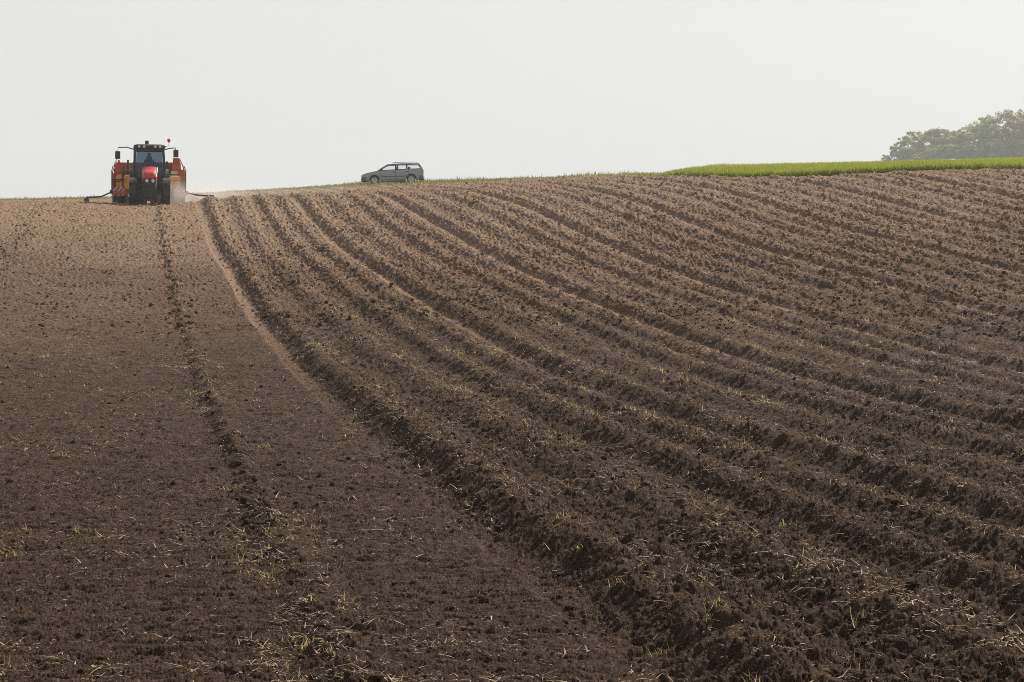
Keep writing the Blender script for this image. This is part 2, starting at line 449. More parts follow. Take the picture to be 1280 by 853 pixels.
# ------------------------------------------------------------------ the ground: one sheet to the horizon, finest where it is nearest
def build_ground():
    H = 22.5
    da = 0.0325
    A = np.concatenate([np.arange(-180, -H - 6, 4.0), np.arange(-H - 5, -H, 0.25), np.arange(-H, H, da), np.arange(H, H + 5, 0.25), np.arange(H + 6, 180, 4.0)])
    rr = [6.5]
    while rr[-1] < 113:
        rr.append(rr[-1] + max(0.012, 0.00135 * rr[-1]))
    R = np.concatenate([[1.0, 2.0, 3.0, 4.0, 4.8, 5.4, 5.9, 6.2], rr, np.geomspace(rr[-1] * 1.004, 1000, 200)])
    na, nr = len(A), len(R)
    # fitted land, interpolated from the table
    def wts(t, v):
        i = np.clip(np.searchsorted(t, v) - 1, 0, len(t) - 2)
        return i, np.clip((v - t[i]) / (t[i + 1] - t[i]), 0, 1)
    ir, fr = wts(RT, R)
    Zr = ZT[ir] * (1 - fr)[:, None] + ZT[ir + 1] * fr[:, None]
    ia, fa = wts(AZT, A)
    Z = Zr[:, ia] * (1 - fa) + Zr[:, ia + 1] * fa
    Rg, Ag = np.meshgrid(R, np.radians(A) + YAW, indexing='ij')
    X = Rg * np.sin(Ag); Y = Rg * np.cos(Ag)
    da_row = np.abs(np.gradient(np.radians(A)))
    M = tilled(X, Y)
    dl = np.maximum(Rg * da_row[None, :], np.gradient(R)[:, None] * 0.62)
    D = np.zeros_like(Z)
    sel = (M > 0)
    for i in range(0, nr, 200):
        s = slice(i, i + 200)
        w = sel[s]
        if w.any():
            x, y, r, d = X[s][w], Y[s][w], Rg[s][w], dl[s][w]
            Z[s][w] += relief(x, y, r, d) * M[s][w]
            D[s][w] = dryness(x, y, r)
    Z = Z + (1 - M) * 0.05 * noise(X / 1.1, Y / 1.1, 40) * (Rg < 200)
    V = np.stack([X, Y, Z], -1).reshape(-1, 3)
    idx = np.arange(nr * na).reshape(nr, na)
    nxt = np.roll(idx, -1, axis=1)
    Fq = np.stack([idx[:-1], nxt[:-1], nxt[1:], idx[1:]], -1).reshape(-1, 4)
    Fq = Fq[:, ::-1]
    o = np_mesh('ploughed_field', V, Fq, soil_material(), smooth=True, attrs={'dry': D.ravel(), 'tilled': M.ravel()})
    o['kind'] = 'structure'
    return o
ground = build_ground()

# ------------------------------------------------------------------ loose things nobody could count: clods, straw, weeds
def scatter(n, r0, r1, bias, half=22.0):
    """n points, density falling with range; bias 1 = even per metre of range"""
    u = rng.random(n)
    if bias == 1:
        r = r0 * (r1 / r0) ** u
    else:
        e = 1 - bias
        r = (r0 ** e + u * (r1 ** e - r0 ** e)) ** (1 / e)
    a = np.radians((rng.random(n) * 2 - 1) * half) + YAW
    return r * np.sin(a), r * np.cos(a), r
def ico(sub):
    bm = bmesh.new()
    bmesh.ops.create_icosphere(bm, subdivisions=sub, radius=1.0)
    v = np.array([x.co[:] for x in bm.verts]); f = np.array([[q.index for q in x.verts] for x in bm.faces])
    bm.free()
    return v, f
def rot_z(n):
    a = rng.random(n) * 2 * np.pi
    c, s = np.cos(a), np.sin(a)
    M_ = np.zeros((n, 3, 3)); M_[:, 0, 0] = c; M_[:, 0, 1] = -s; M_[:, 1, 0] = s; M_[:, 1, 1] = c; M_[:, 2, 2] = 1
    return M_
def stuff(o):
    o['kind'] = 'stuff'
    return o
def build_clods():
    vs, fs, ds, off = [], [], [], 0
    for (n, r0, r1, sub, smin, smax) in ((4000, 8, 17, 2, 0.006, 0.032), (9000, 14, 42, 1, 0.010, 0.045), (26000, 38, 100, 1, 0.022, 0.075)):
        x, y, r = scatter(n * 2, r0, r1, 0.6)
        xl, q, k, t, ridge, strip, trk = field_masks(x, y)
        dens = np.where(q < 0, 0.55 + 0.45 * trk, 0.85) * (1 - 0.6 * strip) * (0.5 + noise(x / 1.6, y / 1.6, 50))
        keep_ = (rng.random(len(x)) < dens) & (tilled(x, y) > 0.9)
        x, y, r, q, trk = (v[keep_][:n] for v in (x, y, r, q, trk))
        m = len(x)
        s = smin + (smax - smin) * rng.random(m) ** 4.5
        s = s * np.where(q < 0, 0.75 + 0.5 * trk, 1.0)
        v0, f0 = ico(sub)
        P_ = v0[None] * (1 + 0.34 * (rng.random((m, len(v0), 1)) - 0.5) * (1.6 if sub == 1 else 1.0))
        P_ = P_ * (s[:, None, None] * (0.7 + 0.6 * rng.random((m, 1, 3))) * np.array([1.05, 1.05, 0.8]))
        P_ = np.einsum('nij,nkj->nki', rot_z(m), P_)
        z = ground_z(x, y)
        P_ += np.stack([x, y, z + s * 0.18], -1)[:, None, :]
        vs.append(P_.reshape(-1, 3))
        fs.append((f0[None] + (np.arange(m) * len(v0))[:, None, None]).reshape(-1, 3) + off)
        ds.append(np.repeat(np.clip(dryness(x, y, r) + 0.10 * rng.random(m) - 0.04, 0, 1), len(v0)))
        off += m * len(v0)
    V = np.concatenate(vs)
    o = np_mesh('soil_clods', V, np.concatenate(fs), ground.data.materials[0], smooth=True, attrs={'dry': np.concatenate(ds), 'tilled': np.ones(len(V))})
    return stuff(o)
def blade_material(name, c0, c1, trans=0.25):
    m = bpy.data.materials.new(name)
    m.use_nodes = True
    nt = m.node_tree; N = nt.nodes; L = nt.links
    b = N['Principled BSDF']
    b.inputs['Roughness'].default_value = 0.7; b.inputs['Specular IOR Level'].default_value = 0.25
    at_ = N.new('ShaderNodeAttribute'); at_.attribute_name = 'tint'
    mx = N.new('ShaderNodeMix'); mx.data_type = 'RGBA'
    mx.inputs['A'].default_value = (*c0, 1); mx.inputs['B'].default_value = (*c1, 1)
    L.new(at_.outputs['Fac'], mx.inputs['Factor'])
    L.new(mx.outputs['Result'], b.inputs['Base Color'])
    tr = N.new('ShaderNodeBsdfTranslucent'); L.new(mx.outputs['Result'], tr.inputs['Color'])
    ms = N.new('ShaderNodeMixShader'); ms.inputs['Fac'].default_value = trans
    L.new(b.outputs[0], ms.inputs[1]); L.new(tr.outputs[0], ms.inputs[2])
    L.new(ms.outputs[0], N['Material Output'].inputs['Surface'])
    return m
def strips(name, root, tip_dir, length, width, sag, tint, material, segs=3):
    """many thin bent blades: root points, unit directions, lengths, widths; sag bends them down"""
    m = len(root)
    side = np.cross(tip_dir, np.array([0, 0, 1.0])) + 0.25 * (rng.random((m, 3)) - 0.5)
    side /= np.linalg.norm(side, axis=1, keepdims=True) + 1e-9
    V = np.empty((m, (segs + 1) * 2, 3))
    for i in range(segs + 1):
        u = i / segs
        c = root + tip_dir * (length * u)[:, None]
        c[:, 2] -= sag * length * u * u
        w = (width * (1 - 0.75 * u) * 0.5)[:, None]
        V[:, i * 2] = c - side * w
        V[:, i * 2 + 1] = c + side * w
    f = np.array([[2 * i, 2 * i + 1, 2 * i + 3, 2 * i + 2] for i in range(segs)])
    Fq = (f[None] + (np.arange(m) * (segs + 1) * 2)[:, None, None]).reshape(-1, 4)
    return np_mesh(name, V.reshape(-1, 3), Fq, material, attrs={'tint': np.repeat(tint, (segs + 1) * 2)})
def unit(a):
    return a / (np.linalg.norm(a, axis=-1, keepdims=True) + 1e-9)
STRAW = blade_material('dry straw', (0.26, 0.19, 0.10), (0.66, 0.54, 0.34), 0.3)
WEED = blade_material('yellowing weeds', (0.50, 0.40, 0.18), (0.34, 0.32, 0.085), 0.45)
def build_straw():
    x, y, r = scatter(900000, 8.2, 98, -0.2)
    xl, q, k, t, ridge, strip, trk = field_masks(x, y)
    patch = np.clip(0.45 + 1.5 * noise(x / 2.2, y / 2.6, 51), 0.06, 1) * np.clip(0.35 + 2.6 * noise(x / 0.30, y / 0.30, 52), 0.05, 1.3)
    row_w = np.where(q > 0, 0.5 + 1.7 * np.exp(-((t - 0.65) / 0.2) ** 2) + 0.5 * (np.abs(q - 0.6) < 0.5) + 0.3 * (np.abs(q - 1.6) < 0.5), 0.42 + 1.0 * trk)
    keep_ = (rng.random(len(x)) < patch * row_w) & (tilled(x, y) > 0.8)
    x, y, r = x[keep_], y[keep_], r[keep_]
    m = len(x)
    z = ground_z(x, y)
    az = rng.random(m) * 2 * np.pi
    el = np.radians(-4 + 40 * rng.random(m) ** 2.2)
    d = np.stack([np.cos(az) * np.cos(el), np.sin(az) * np.cos(el), np.sin(el)], -1)
    ln = (0.022 + 0.12 * rng.random(m) ** 3.5) * (1 + 0.012 * np.maximum(r - 20, 0))
    wd = (0.0045 + 0.008 * rng.random(m) ** 2) * (1 + 0.045 * np.maximum(r - 12, 0))
    return stuff(strips('straw_litter', np.stack([x, y, z + 0.008], -1), d, ln, wd, 0.25 * rng.random(m), rng.random(m) ** 1.3, STRAW))
def build_weeds():
    # tufts in the rough track, on the crests and along the foot of the ridges
    x, y, r = scatter(46000, 8.6, 96, 0.3)
    xl, q, k, t, ridge, strip, trk = field_masks(x, y)
    w = np.where(q > 0, 0.04 + 0.30 * np.exp(-((t - 0.78) / 0.2) ** 2) * (1 + 1.6 * (np.abs(q - 0.75) < 0.6) * sstep(14, 26, r) + 0.9 * (np.abs(q - 1.75) < 0.5) * sstep(14, 26, r)), 0.012 + 0.40 * trk ** 2)
    w = w * (0.45 + 0.55 * sstep(16, 30, r)) * np.clip(0.15 + 2.2 * noise(x / 1.5, y / 2.2, 53), 0.02, 1.4)
    keep_ = (rng.random(len(x)) < w) & (tilled(x, y) > 0.8)
    x, y, r = x[keep_], y[keep_], r[keep_]
    ex = np.array([at(px, yy, rr) for px, yy, rr in ((330, 560, 20.0), (338, 722, 12.4), (383, 820, 10.0), (100, 655, 15.0), (80, 565, 20.3), (10, 695, 14.0), (706, 640, 16.5), (985, 655, 14.5), (935, 590, 18.0))])
    x = np.concatenate([x, ex[:, 0]]); y = np.concatenate([y, ex[:, 1]]); r = np.hypot(x, y)
    nt_ = len(x)
    big = np.concatenate([0.5 + 0.5 * rng.random(nt_ - len(ex)), np.full(len(ex), 1.25)])
    per = 16
    X = np.repeat(x, per) + rng.normal(0, 0.05, nt_ * per) * np.repeat(big, per); Y = np.repeat(y, per) + rng.normal(0, 0.07, nt_ * per)
    B = np.repeat(big, per); R_ = np.repeat(r, per)
    Z = ground_z(X, Y)
    m = len(X)
    az = rng.random(m) * 2 * np.pi; el = np.radians(20 + 60 * rng.random(m))
    d = np.stack([np.cos(az) * np.cos(el), np.sin(az) * np.cos(el), np.sin(el)], -1)
    ln = (0.04 + 0.09 * rng.random(m)) * B * (1 + 0.008 * np.maximum(R_ - 15, 0)); wd = (0.004 + 0.004 * rng.random(m)) * (1 + 0.035 * np.maximum(R_ - 12, 0))
    tint = np.clip(np.repeat(rng.random(nt_) ** 1.8, per) * 0.9 + 0.3 * (rng.random(m) - 0.5), 0, 1)
    return stuff(strips('weed_tufts', np.stack([X, Y, Z - 0.005], -1), d, ln, wd, 0.35 * rng.random(m), tint, WEED))
build_clods(); build_straw(); build_weeds()

# ------------------------------------------------------------------ green crop beyond the field, grass along its far edge
CROP = blade_material('young green crop', (0.255, 0.295, 0.035), (0.43, 0.45, 0.072), 0.45)
VERGE = blade_material('verge grass', (0.19, 0.19, 0.06), (0.38, 0.34, 0.15), 0.45)
def az_px(px):
    return np.degrees(np.arctan((px - PXC) / F))
def build_crop():
    n = 260000
    a = az_px(800) + (az_px(1480) - az_px(800)) * rng.random(n)
    d0 = edge_r(a) + 0.5
    u = rng.random(n)
    r = d0 * (215 / d0) ** (u ** 1.5)
    psi = np.radians(a) + YAW
    left = az_px(np.interp(r, [86, 96, 115, 140, 180, 215], [806, 829, 846, 856, 864, 869]) + 6 * noise(r / 3, a, 60))
    ok = a > left
    a, r, psi = a[ok], r[ok], psi[ok]
    x, y = r * np.sin(psi), r * np.cos(psi)
    m = len(x)
    h = (0.42 + 0.12 * noise(x / 4, y / 4, 61) + 0.11 * noise(x / 1.2, y / 1.2, 62)) * (0.75 + 0.4 * rng.random(m))
    h *= 0.25 + 0.75 * sstep(0, 1.2, a - left[ok])
    az = rng.random(m) * 2 * np.pi; el = np.radians(58 + 30 * rng.random(m))
    d = np.stack([np.cos(az) * np.cos(el), np.sin(az) * np.cos(el), np.sin(el)], -1)
    z = base(x, y)
    return stuff(strips('green_crop', np.stack([x, y, z - 0.02], -1), d, h, np.full(m, 0.035) * (r / 90), 0.10 * rng.random(m), np.clip(rng.random(m) * 0.6 + 0.4 * sstep(88, 110, r), 0, 1), CROP, 2))
def build_verge():
    n = 60000
    a = az_px(-300) + (az_px(845) - az_px(-300)) * rng.random(n)
    r = edge_r(a) - 0.3 + 16 * rng.random(n) ** 1.7
    psi = np.radians(a) + YAW
    x, y = r * np.sin(psi), r * np.cos(psi)
    dens = np.clip(0.45 + 1.4 * noise(x / 2.4, y / 2.4, 63), 0.05, 1)
    ok = rng.random(n) < dens
    x, y, r = x[ok], y[ok], r[ok]
    m = len(x)
    hump = np.clip(noise(x / 2.0, y / 2.0, 64), 0, 1)
    ap = np.degrees(np.arctan2(x, y)) - math.degrees(YAW)
    thin = 1 - 0.5 * sstep(az_px(225), az_px(250), ap) * (1 - sstep(az_px(420), az_px(455), ap))
    h = thin * (0.14 + 0.42 * hump) * (0.5 + 0.8 * rng.random(m))
    az = rng.random(m) * 2 * np.pi; el = np.radians(45 + 43 * rng.random(m))
    d = np.stack([np.cos(az) * np.cos(el), np.sin(az) * np.cos(el), np.sin(el)], -1)
    return stuff(strips('verge_grass', np.stack([x, y, base(x, y) - 0.02], -1), d, h, 0.03 + 0.03 * rng.random(m), 0.2 * rng.random(m), rng.random(m), VERGE, 2))
build_crop(); build_verge()

# ------------------------------------------------------------------ haze
def build_haze():
    lo, hi = -12.0, 86.0
    bm = bmesh.new()
    bmesh.ops.create_cube(bm, size=1.0)
    me = bpy.data.meshes.new('haze'); 
    bmesh.ops.scale(bm, vec=(2100, 2100, hi - lo), verts=bm.verts)
    bm.to_mesh(me); bm.free()
    o = bpy.data.objects.new('haze', me); COL.objects.link(o)
    o.location = (0, 0, (lo + hi) / 2)
    m = bpy.data.materials.new('haze air'); m.use_nodes = True
    nt = m.node_tree; nt.nodes.clear()
    out = nt.nodes.new('ShaderNodeOutputMaterial'); v = nt.nodes.new('ShaderNodeVolumePrincipled')
    v.inputs['Color'].default_value = (0.93, 0.96, 1.0, 1); v.inputs['Density'].default_value = HAZE; v.inputs['Anisotropy'].default_value = 0.0
    nt.links.new(v.outputs[0], out.inputs['Volume'])
    me.materials.append(m)
    o['kind'] = 'stuff'
    return o
HAZE = 0.0005
build_haze()

# ------------------------------------------------------------------ modelling helpers for the machines
class MB:
    """collects shapes into one mesh"""
    def __init__(self):
        self.bm = bmesh.new()
    def _xf(self, vs, loc, rot):
        M_ = Matrix.Translation(Vector(loc)) @ Euler(rot, 'XYZ').to_matrix().to_4x4()
        bmesh.ops.transform(self.bm, matrix=M_, verts=vs)
    def box(self, c, s, rot=(0, 0, 0), taper=None, bev=0.0):
        """box of size s at c; taper (tx, ty) scales the top face"""
        r = bmesh.ops.create_cube(self.bm, size=1.0)
        vs = r['verts']
        for v in vs:
            if taper and v.co.z > 0:
                v.co.x *= taper[0]; v.co.y *= taper[1]
            v.co.x *= s[0]; v.co.y *= s[1]; v.co.z *= s[2]
        if bev > 0:
            es = list({e for v in vs for e in v.link_edges})
            rb = bmesh.ops.bevel(self.bm, geom=es, offset=bev, segments=2, affect='EDGES', profile=0.7)
            vs = list({v for f in rb['faces'] for v in f.verts} | {v for v in vs if v.is_valid})
        self._xf(vs, c, rot)
        return self
    def cyl(self, c, r, h, axis='z', r2=None, n=20, rot=None):
        q = bmesh.ops.create_cone(self.bm, cap_ends=True, cap_tris=False, segments=n, radius1=r, radius2=r if r2 is None else r2, depth=h)
        e = {'z': (0, 0, 0), 'x': (0, math.pi / 2, 0), 'y': (-math.pi / 2, 0, 0)}[axis] if rot is None else rot
        self._xf(q['verts'], c, e)
        return self
    def ball(self, c, r, s=(1, 1, 1)):
        q = bmesh.ops.create_uvsphere(self.bm, u_segments=14, v_segments=10, radius=r)
        bmesh.ops.scale(self.bm, vec=s, verts=q['verts'])
        self._xf(q['verts'], c, (0, 0, 0))
        return self
    def tube(self, pts, r, n=8):
        pts = [Vector(p) for p in pts]
        rings = []
        for i, p in enumerate(pts):
            d = (pts[min(i + 1, len(pts) - 1)] - pts[max(i - 1, 0)]).normalized()
            a = d.cross(Vector((0, 0, 1)) if abs(d.z) < 0.9 else Vector((1, 0, 0))).normalized()
            b = d.cross(a)
            rings.append([self.bm.verts.new(p + (a * math.cos(t) + b * math.sin(t)) * r) for t in [2 * math.pi * j / n for j in range(n)]])
        for u, v in zip(rings, rings[1:]):
            for j in range(n):
                self.bm.faces.new((u[j], u[(j + 1) % n], v[(j + 1) % n], v[j]))
        self.bm.faces.new(rings[0][::-1]); self.bm.faces.new(rings[-1])
        return self
    def prism(self, poly, x0, x1, inset=None, bev=0.0):
        """polygon in (y, z) extruded along x"""
        a = [self.bm.verts.new((x0, y, z)) for y, z in poly]
        b = [self.bm.verts.new((x1, y, z)) for y, z in poly]
        n = len(poly); fs = []
        fs.append(self.bm.faces.new(a[::-1])); fs.append(self.bm.faces.new(b))
        for i in range(n):
            fs.append(self.bm.faces.new((a[i], a[(i + 1) % n], b[(i + 1) % n], b[i])))
        bmesh.ops.recalc_face_normals(self.bm, faces=fs)
        if bev > 0:
            es = [e for f in fs[:2] for e in f.edges]
            bmesh.ops.bevel(self.bm, geom=es, offset=bev, segments=2, affect='EDGES', profile=0.6)
        return self
    def loft(self, secs, cap=True):
        """rings of equal length joined in order"""
        R_ = [[self.bm.verts.new(p) for p in s] for s in secs]
        n = len(R_[0]); fs = []
        for u, v in zip(R_, R_[1:]):
            for j in range(n):
                fs.append(self.bm.faces.new((u[j], u[(j + 1) % n], v[(j + 1) % n], v[j])))
        if cap:
            fs.append(self.bm.faces.new(R_[0][::-1])); fs.append(self.bm.faces.new(R_[-1]))
        bmesh.ops.recalc_face_normals(self.bm, faces=fs)
        return self
    def lathe(self, prof, c, axis='x', n=32):
        """profile of (radius, offset along axis), closed on itself"""
        rings = []
        for i in range(n):
            t = 2 * math.pi * i / n
            ring = []
            for r, o in prof:
                p = (o, r * math.cos(t), r * math.sin(t)) if axis == 'x' else (r * math.cos(t), o, r * math.sin(t))
                ring.append(self.bm.verts.new(Vector(p) + Vector(c)))
            rings.append(ring)
        m = len(prof); fs = []
        for i in range(n):
            u, v = rings[i], rings[(i + 1) % n]
            for j in range(m):
                fs.append(self.bm.faces.new((u[j], u[(j + 1) % m], v[(j + 1) % m], v[j])))
        bmesh.ops.recalc_face_normals(self.bm, faces=fs)
        return self
    def build(self, name, material, parent=None, smooth=False, loc=None):
        me = bpy.data.meshes.new(name)
        self.bm.normal_update()
        self.bm.to_mesh(me); self.bm.free()
        if smooth:
            me.shade_smooth()
            me.set_sharp_from_angle(angle=math.radians(38))
        me.materials.append(material)
        o = bpy.data.objects.new(name, me)
        COL.objects.link(o)
        if parent: o.parent = parent
        if loc: o.location = loc
        return o
def thing(name, label, cat, loc=(0, 0, 0), rot=(0, 0, 0), group=None):
    o = bpy.data.objects.new(name, None)
    o.empty_display_size = 0.3
    COL.objects.link(o)
    o.location = loc; o.rotation_euler = rot
    tag(o, label, cat, group)
    return o
def tag(o, label, cat, group=None):
    o['label'] = label; o['category'] = cat
    if group: o['group'] = group
    return o
def glass_material(name, tint, clear=0.75):
    m = bpy.data.materials.new(name); m.use_nodes = True
    nt = m.node_tree; nt.nodes.clear()
    out = nt.nodes.new('ShaderNodeOutputMaterial')
    t = nt.nodes.new('ShaderNodeBsdfTransparent'); t.inputs['Color'].default_value = (*tint, 1)
    g = nt.nodes.new('ShaderNodeBsdfGlossy'); g.inputs['Roughness'].default_value = 0.04; g.inputs['Color'].default_value = (0.9, 0.95, 1, 1)
    fr = nt.nodes.new('ShaderNodeFresnel'); fr.inputs['IOR'].default_value = 1.5
    ms = nt.nodes.new('ShaderNodeMixShader')
    nt.links.new(fr.outputs[0], ms.inputs['Fac']); nt.links.new(t.outputs[0], ms.inputs[1]); nt.links.new(g.outputs[0], ms.inputs[2])
    nt.links.new(ms.outputs[0], out.inputs['Surface'])
    return m
RED = mat('red bonnet paint', (0.58, 0.05, 0.04), 0.38, coat=0.3, noise_amt=0.12, noise_scale=6)
DRED = mat('dusty red steel', (0.52, 0.14, 0.07), 0.6, noise_amt=0.25, noise_scale=4)
ORANGE = mat('orange plastic', (0.90, 0.37, 0.075), 0.55, noise_amt=0.15, noise_scale=5)
BLACK = mat('black trim', (0.028, 0.029, 0.031), 0.5, noise_amt=0.3, noise_scale=9)
GREY = mat('dusty dark metal', (0.055, 0.055, 0.058), 0.55, metal=0.3, noise_amt=0.3, noise_scale=7)
RUBBER = mat('dusty rubber', (0.055, 0.052, 0.050), 0.85, noise_amt=0.45, noise_scale=7, bump=0.3)
RIM = mat('wheel rim steel', (0.42, 0.41, 0.40), 0.45, metal=0.5, noise_amt=0.2)
WHITE = mat('white paint', (0.78, 0.77, 0.74), 0.45, noise_amt=0.08)
LAMP = mat('lamp glass', (0.80, 0.80, 0.78), 0.15, coat=0.5)
SEATM = mat('dark cab lining', (0.035, 0.037, 0.042), 0.8, noise_amt=0.2)
BEACON = mat('red beacon', (0.75, 0.02, 0.03), 0.25)
GLASS = glass_material('tinted cab glass', (0.80, 0.86, 0.88))
DGLASS = glass_material('dusty dark cab glass', (0.54, 0.60, 0.66))
def wheel(parent, name, c, r, w, rim_r, lugs, rimmat=None, lug_h=0.035, axis='x'):
    """agricultural or road wheel about the x axis: tyre with tread, rim with hub"""
    root = bpy.data.objects.new(name, None); root.empty_display_size = 0.2
    COL.objects.link(root); root.parent = parent; root.location = c
    t = MB()
    hw = w / 2
    prof = [(rim_r, -hw * 0.8), (rim_r + (r - rim_r) * 0.45, -hw), (r * 0.955, -hw * 0.92), (r - lug_h * 0.6, -hw * 0.6), (r - lug_h * 0.5, 0), (r - lug_h * 0.6, hw * 0.6),
            (r * 0.955, hw * 0.92), (rim_r + (r - rim_r) * 0.45, hw), (rim_r, hw * 0.8)]
    t.lathe(prof, (0, 0, 0), n=40)
    for i in range(lugs):
        for sgn in (-1, 1):
            a = 2 * math.pi * (i + (0.5 if sgn > 0 else 0)) / lugs
            M_ = Matrix.Rotation(a, 4, 'X') @ Matrix.Translation((sgn * hw * 0.47, 0, r - lug_h * 0.55)) @ Matrix.Rotation(sgn * math.radians(40), 4, 'Z')
            q = bmesh.ops.create_cube(t.bm, size=1.0)
            bmesh.ops.scale(t.bm, vec=(hw * 1.08, r * 0.07, lug_h), verts=q['verts'])
            bmesh.ops.transform(t.bm, matrix=M_, verts=q['verts'])
    t.build('tyre', RUBBER, root, smooth=True)
    k = MB()
    k.lathe([(rim_r * 1.01, -hw * 0.78), (rim_r * 1.01, hw * 0.78), (rim_r * 0.9, hw * 0.6), (rim_r * 0.55, hw * 0.25), (0.02, hw * 0.25), (0.02, -hw * 0.25), (rim_r * 0.55, -hw * 0.25), (rim_r * 0.9, -hw * 0.6)], (0, 0, 0), n=28)
    k.cyl((0, 0, 0), rim_r * 0.3, w * 0.75, 'x', n=16)
    k.build('rim', rimmat or RIM, root, smooth=True)
    return root

# ------------------------------------------------------------------ the tractor, coming straight at the camera (its front is -y)
TX, TY, TZ = at(187.2, 256.9, 80.0)
TILT = math.atan(0.0465)                    # stands on the slope
HEAD = math.radians(0.0)
def build_tractor():
    t = thing('tractor', 'red tractor with black cab facing the camera on the crest, pulling the orange planter', 'tractor', (TX, TY, TZ), (TILT, 0, HEAD))
    # bonnet: a rounded, forward-sloping hood
    def hood_ring(y, hw, z0, z1, crown):
        return [(-hw, y, z0), (-hw * 0.99, y, z1 - 0.10), (-hw * 0.80, y, z1 - 0.015), (-hw * 0.35, y, z1 + crown), (hw * 0.35, y, z1 + crown), (hw * 0.80, y, z1 - 0.015), (hw * 0.99, y, z1 - 0.10), (hw, y, z0)]
    h = MB().loft([hood_ring(-0.72, 0.27, 1.30, 1.36, 0.0), hood_ring(-0.68, 0.32, 1.26, 1.48, 0.015), hood_ring(-0.45, 0.345, 1.2, 1.64, 0.02), hood_ring(0.3, 0.36, 1.15, 1.80, 0.025), hood_ring(1.55, 0.38, 1.1, 1.93, 0.03)])
    hood = h.build('bonnet', RED, t, smooth=True)
    nose = MB().loft([hood_ring(-0.735, 0.27, 0.66, 1.285, 0.0), hood_ring(-0.66, 0.33, 0.62, 1.27, 0.0), hood_ring(0.2, 0.345, 0.62, 1.2, 0)])
    grille = nose.build('grille', BLACK, hood, smooth=True)
    g = MB()
    for i in range(5):
        g.box((0, -0.742, 0.74 + 0.075 * i), (0.40, 0.02, 0.022))
    g.build('grille_bars', GREY, hood)
    for s in (-1, 1):
        MB().cyl((s * 0.145, -0.75, 1.185), 0.085, 0.05, 'y').build('headlight', LAMP, hood, smooth=True)
    wl_ = MB(); wl_.tube([(0.30, -0.69, 1.20), (0.335, -0.52, 1.60), (0.355, 0.0, 1.74), (0.372, 0.9, 1.86)], 0.022)
    wl_.build('bonnet_highlight', WHITE, hood, smooth=True)  # white tube stands in for the sun's highlight along the bonnet's right side
    # chassis, axle, front linkage and weights
    c = MB(); c.box((0, 0.9, 0.72), (0.50, 3.2, 0.36), bev=0.03); c.box((0, 2.6, 0.85), (0.7, 1.2, 0.5), bev=0.04)
    c.build('chassis', GREY, t, smooth=True)
    ax = MB(); ax.box((0, 0, 0.62), (1.45, 0.18, 0.16), bev=0.03); ax.cyl((0, 0, 0.62), 0.13, 0.5, 'x'); ax.tube([(-0.6, 0.12, 0.7), (0.6, 0.12, 0.7)], 0.03)
    ax.build('front_axle', GREY, t, smooth=True)
    w = MB()
    for i in range(8):
        w.box((-0.30 + i * 0.0855, -0.95, 0.62), (0.078, 0.34, 0.40), bev=0.02)
    w.box((0, -0.74, 0.72), (0.5, 0.2, 0.22))
    w.build('front_weights', BLACK, t, smooth=True)
    l_ = MB()
    for s in (-1, 1):
        l_.tube([(s * 0.42, -0.6, 0.55), (s * 0.46, -0.95, 0.42), (s * 0.44, -1.15, 0.40)], 0.035)
    l_.tube([(-0.44, -1.05, 0.40), (0.44, -1.05, 0.40)], 0.03)
    l_.build('front_linkage', BLACK, t, smooth=True)
    # wheels: rear ones stand just behind the front ones, as on row-crop tractors
    for s in (-1, 1):
        wheel(t, 'front_wheel', (s * 0.80, 0, 0.62), 0.62, 0.36, 0.33, 15)
        wheel(t, 'rear_wheel', (s * 0.74, 2.62, 0.84), 0.84, 0.36, 0.48, 17, lug_h=0.05)
        f = MB()
        ring_i = [(2.62 + 0.92 * math.cos(a), 0.86 + 0.92 * math.sin(a)) for a in [math.radians(20 + 14 * k) for k in range(11)]]
        ring_o = [(2.62 + 0.97 * math.cos(a), 0.86 + 0.97 * math.sin(a)) for a in [math.radians(20 + 14 * k) for k in range(11)]]
        x0, x1 = (s * 0.52, s * 0.95) if s > 0 else (s * 0.95, s * 0.52)
        f.prism(ring_i + ring_o[::-1], x0, x1)
        f.build('rear_fender', BLACK, t, smooth=True)
        f2 = MB()
        a_ = [math.radians(35 + 12 * k) for k in range(10)]
        f2.prism([(0.67 * math.cos(a), 0.64 + 0.67 * math.sin(a)) for a in a_] + [(0.70 * math.cos(a), 0.64 + 0.70 * math.sin(a)) for a in a_[::-1]], s * 0.80 - 0.18, s * 0.80 + 0.18)
        f2.build('front_fender', BLACK, t, smooth=True)
        st = MB()
        for i in range(3):
            st.box((s * 0.80, 1.25, 0.55 + 0.25 * i), (0.30, 0.28, 0.03))
        st.box((s * 0.66, 1.25, 0.85), (0.03, 0.3, 0.75)); st.box((s * 0.94, 1.25, 0.82), (0.03, 0.06, 0.65))
        st.build('cab_steps', BLACK, t)
    MB().box((-0.52, 0.95, 0.82), (0.34, 0.8, 0.45), bev=0.06).build('fuel_tank', BLACK, t, smooth=True)
    MB().box((0.50, 1.05, 0.86), (0.30, 0.7, 0.56), bev=0.05).build('battery_box', BLACK, t, smooth=True)
    MB().box((0, 3.25, 0.95), (1.1, 0.2, 0.7), bev=0.03).build('rear_linkage', GREY, t, smooth=True)
    # cab
    cab = MB()
    cab.box((0, 2.35, 1.22), (1.36, 1.5, 0.30), bev=0.04)
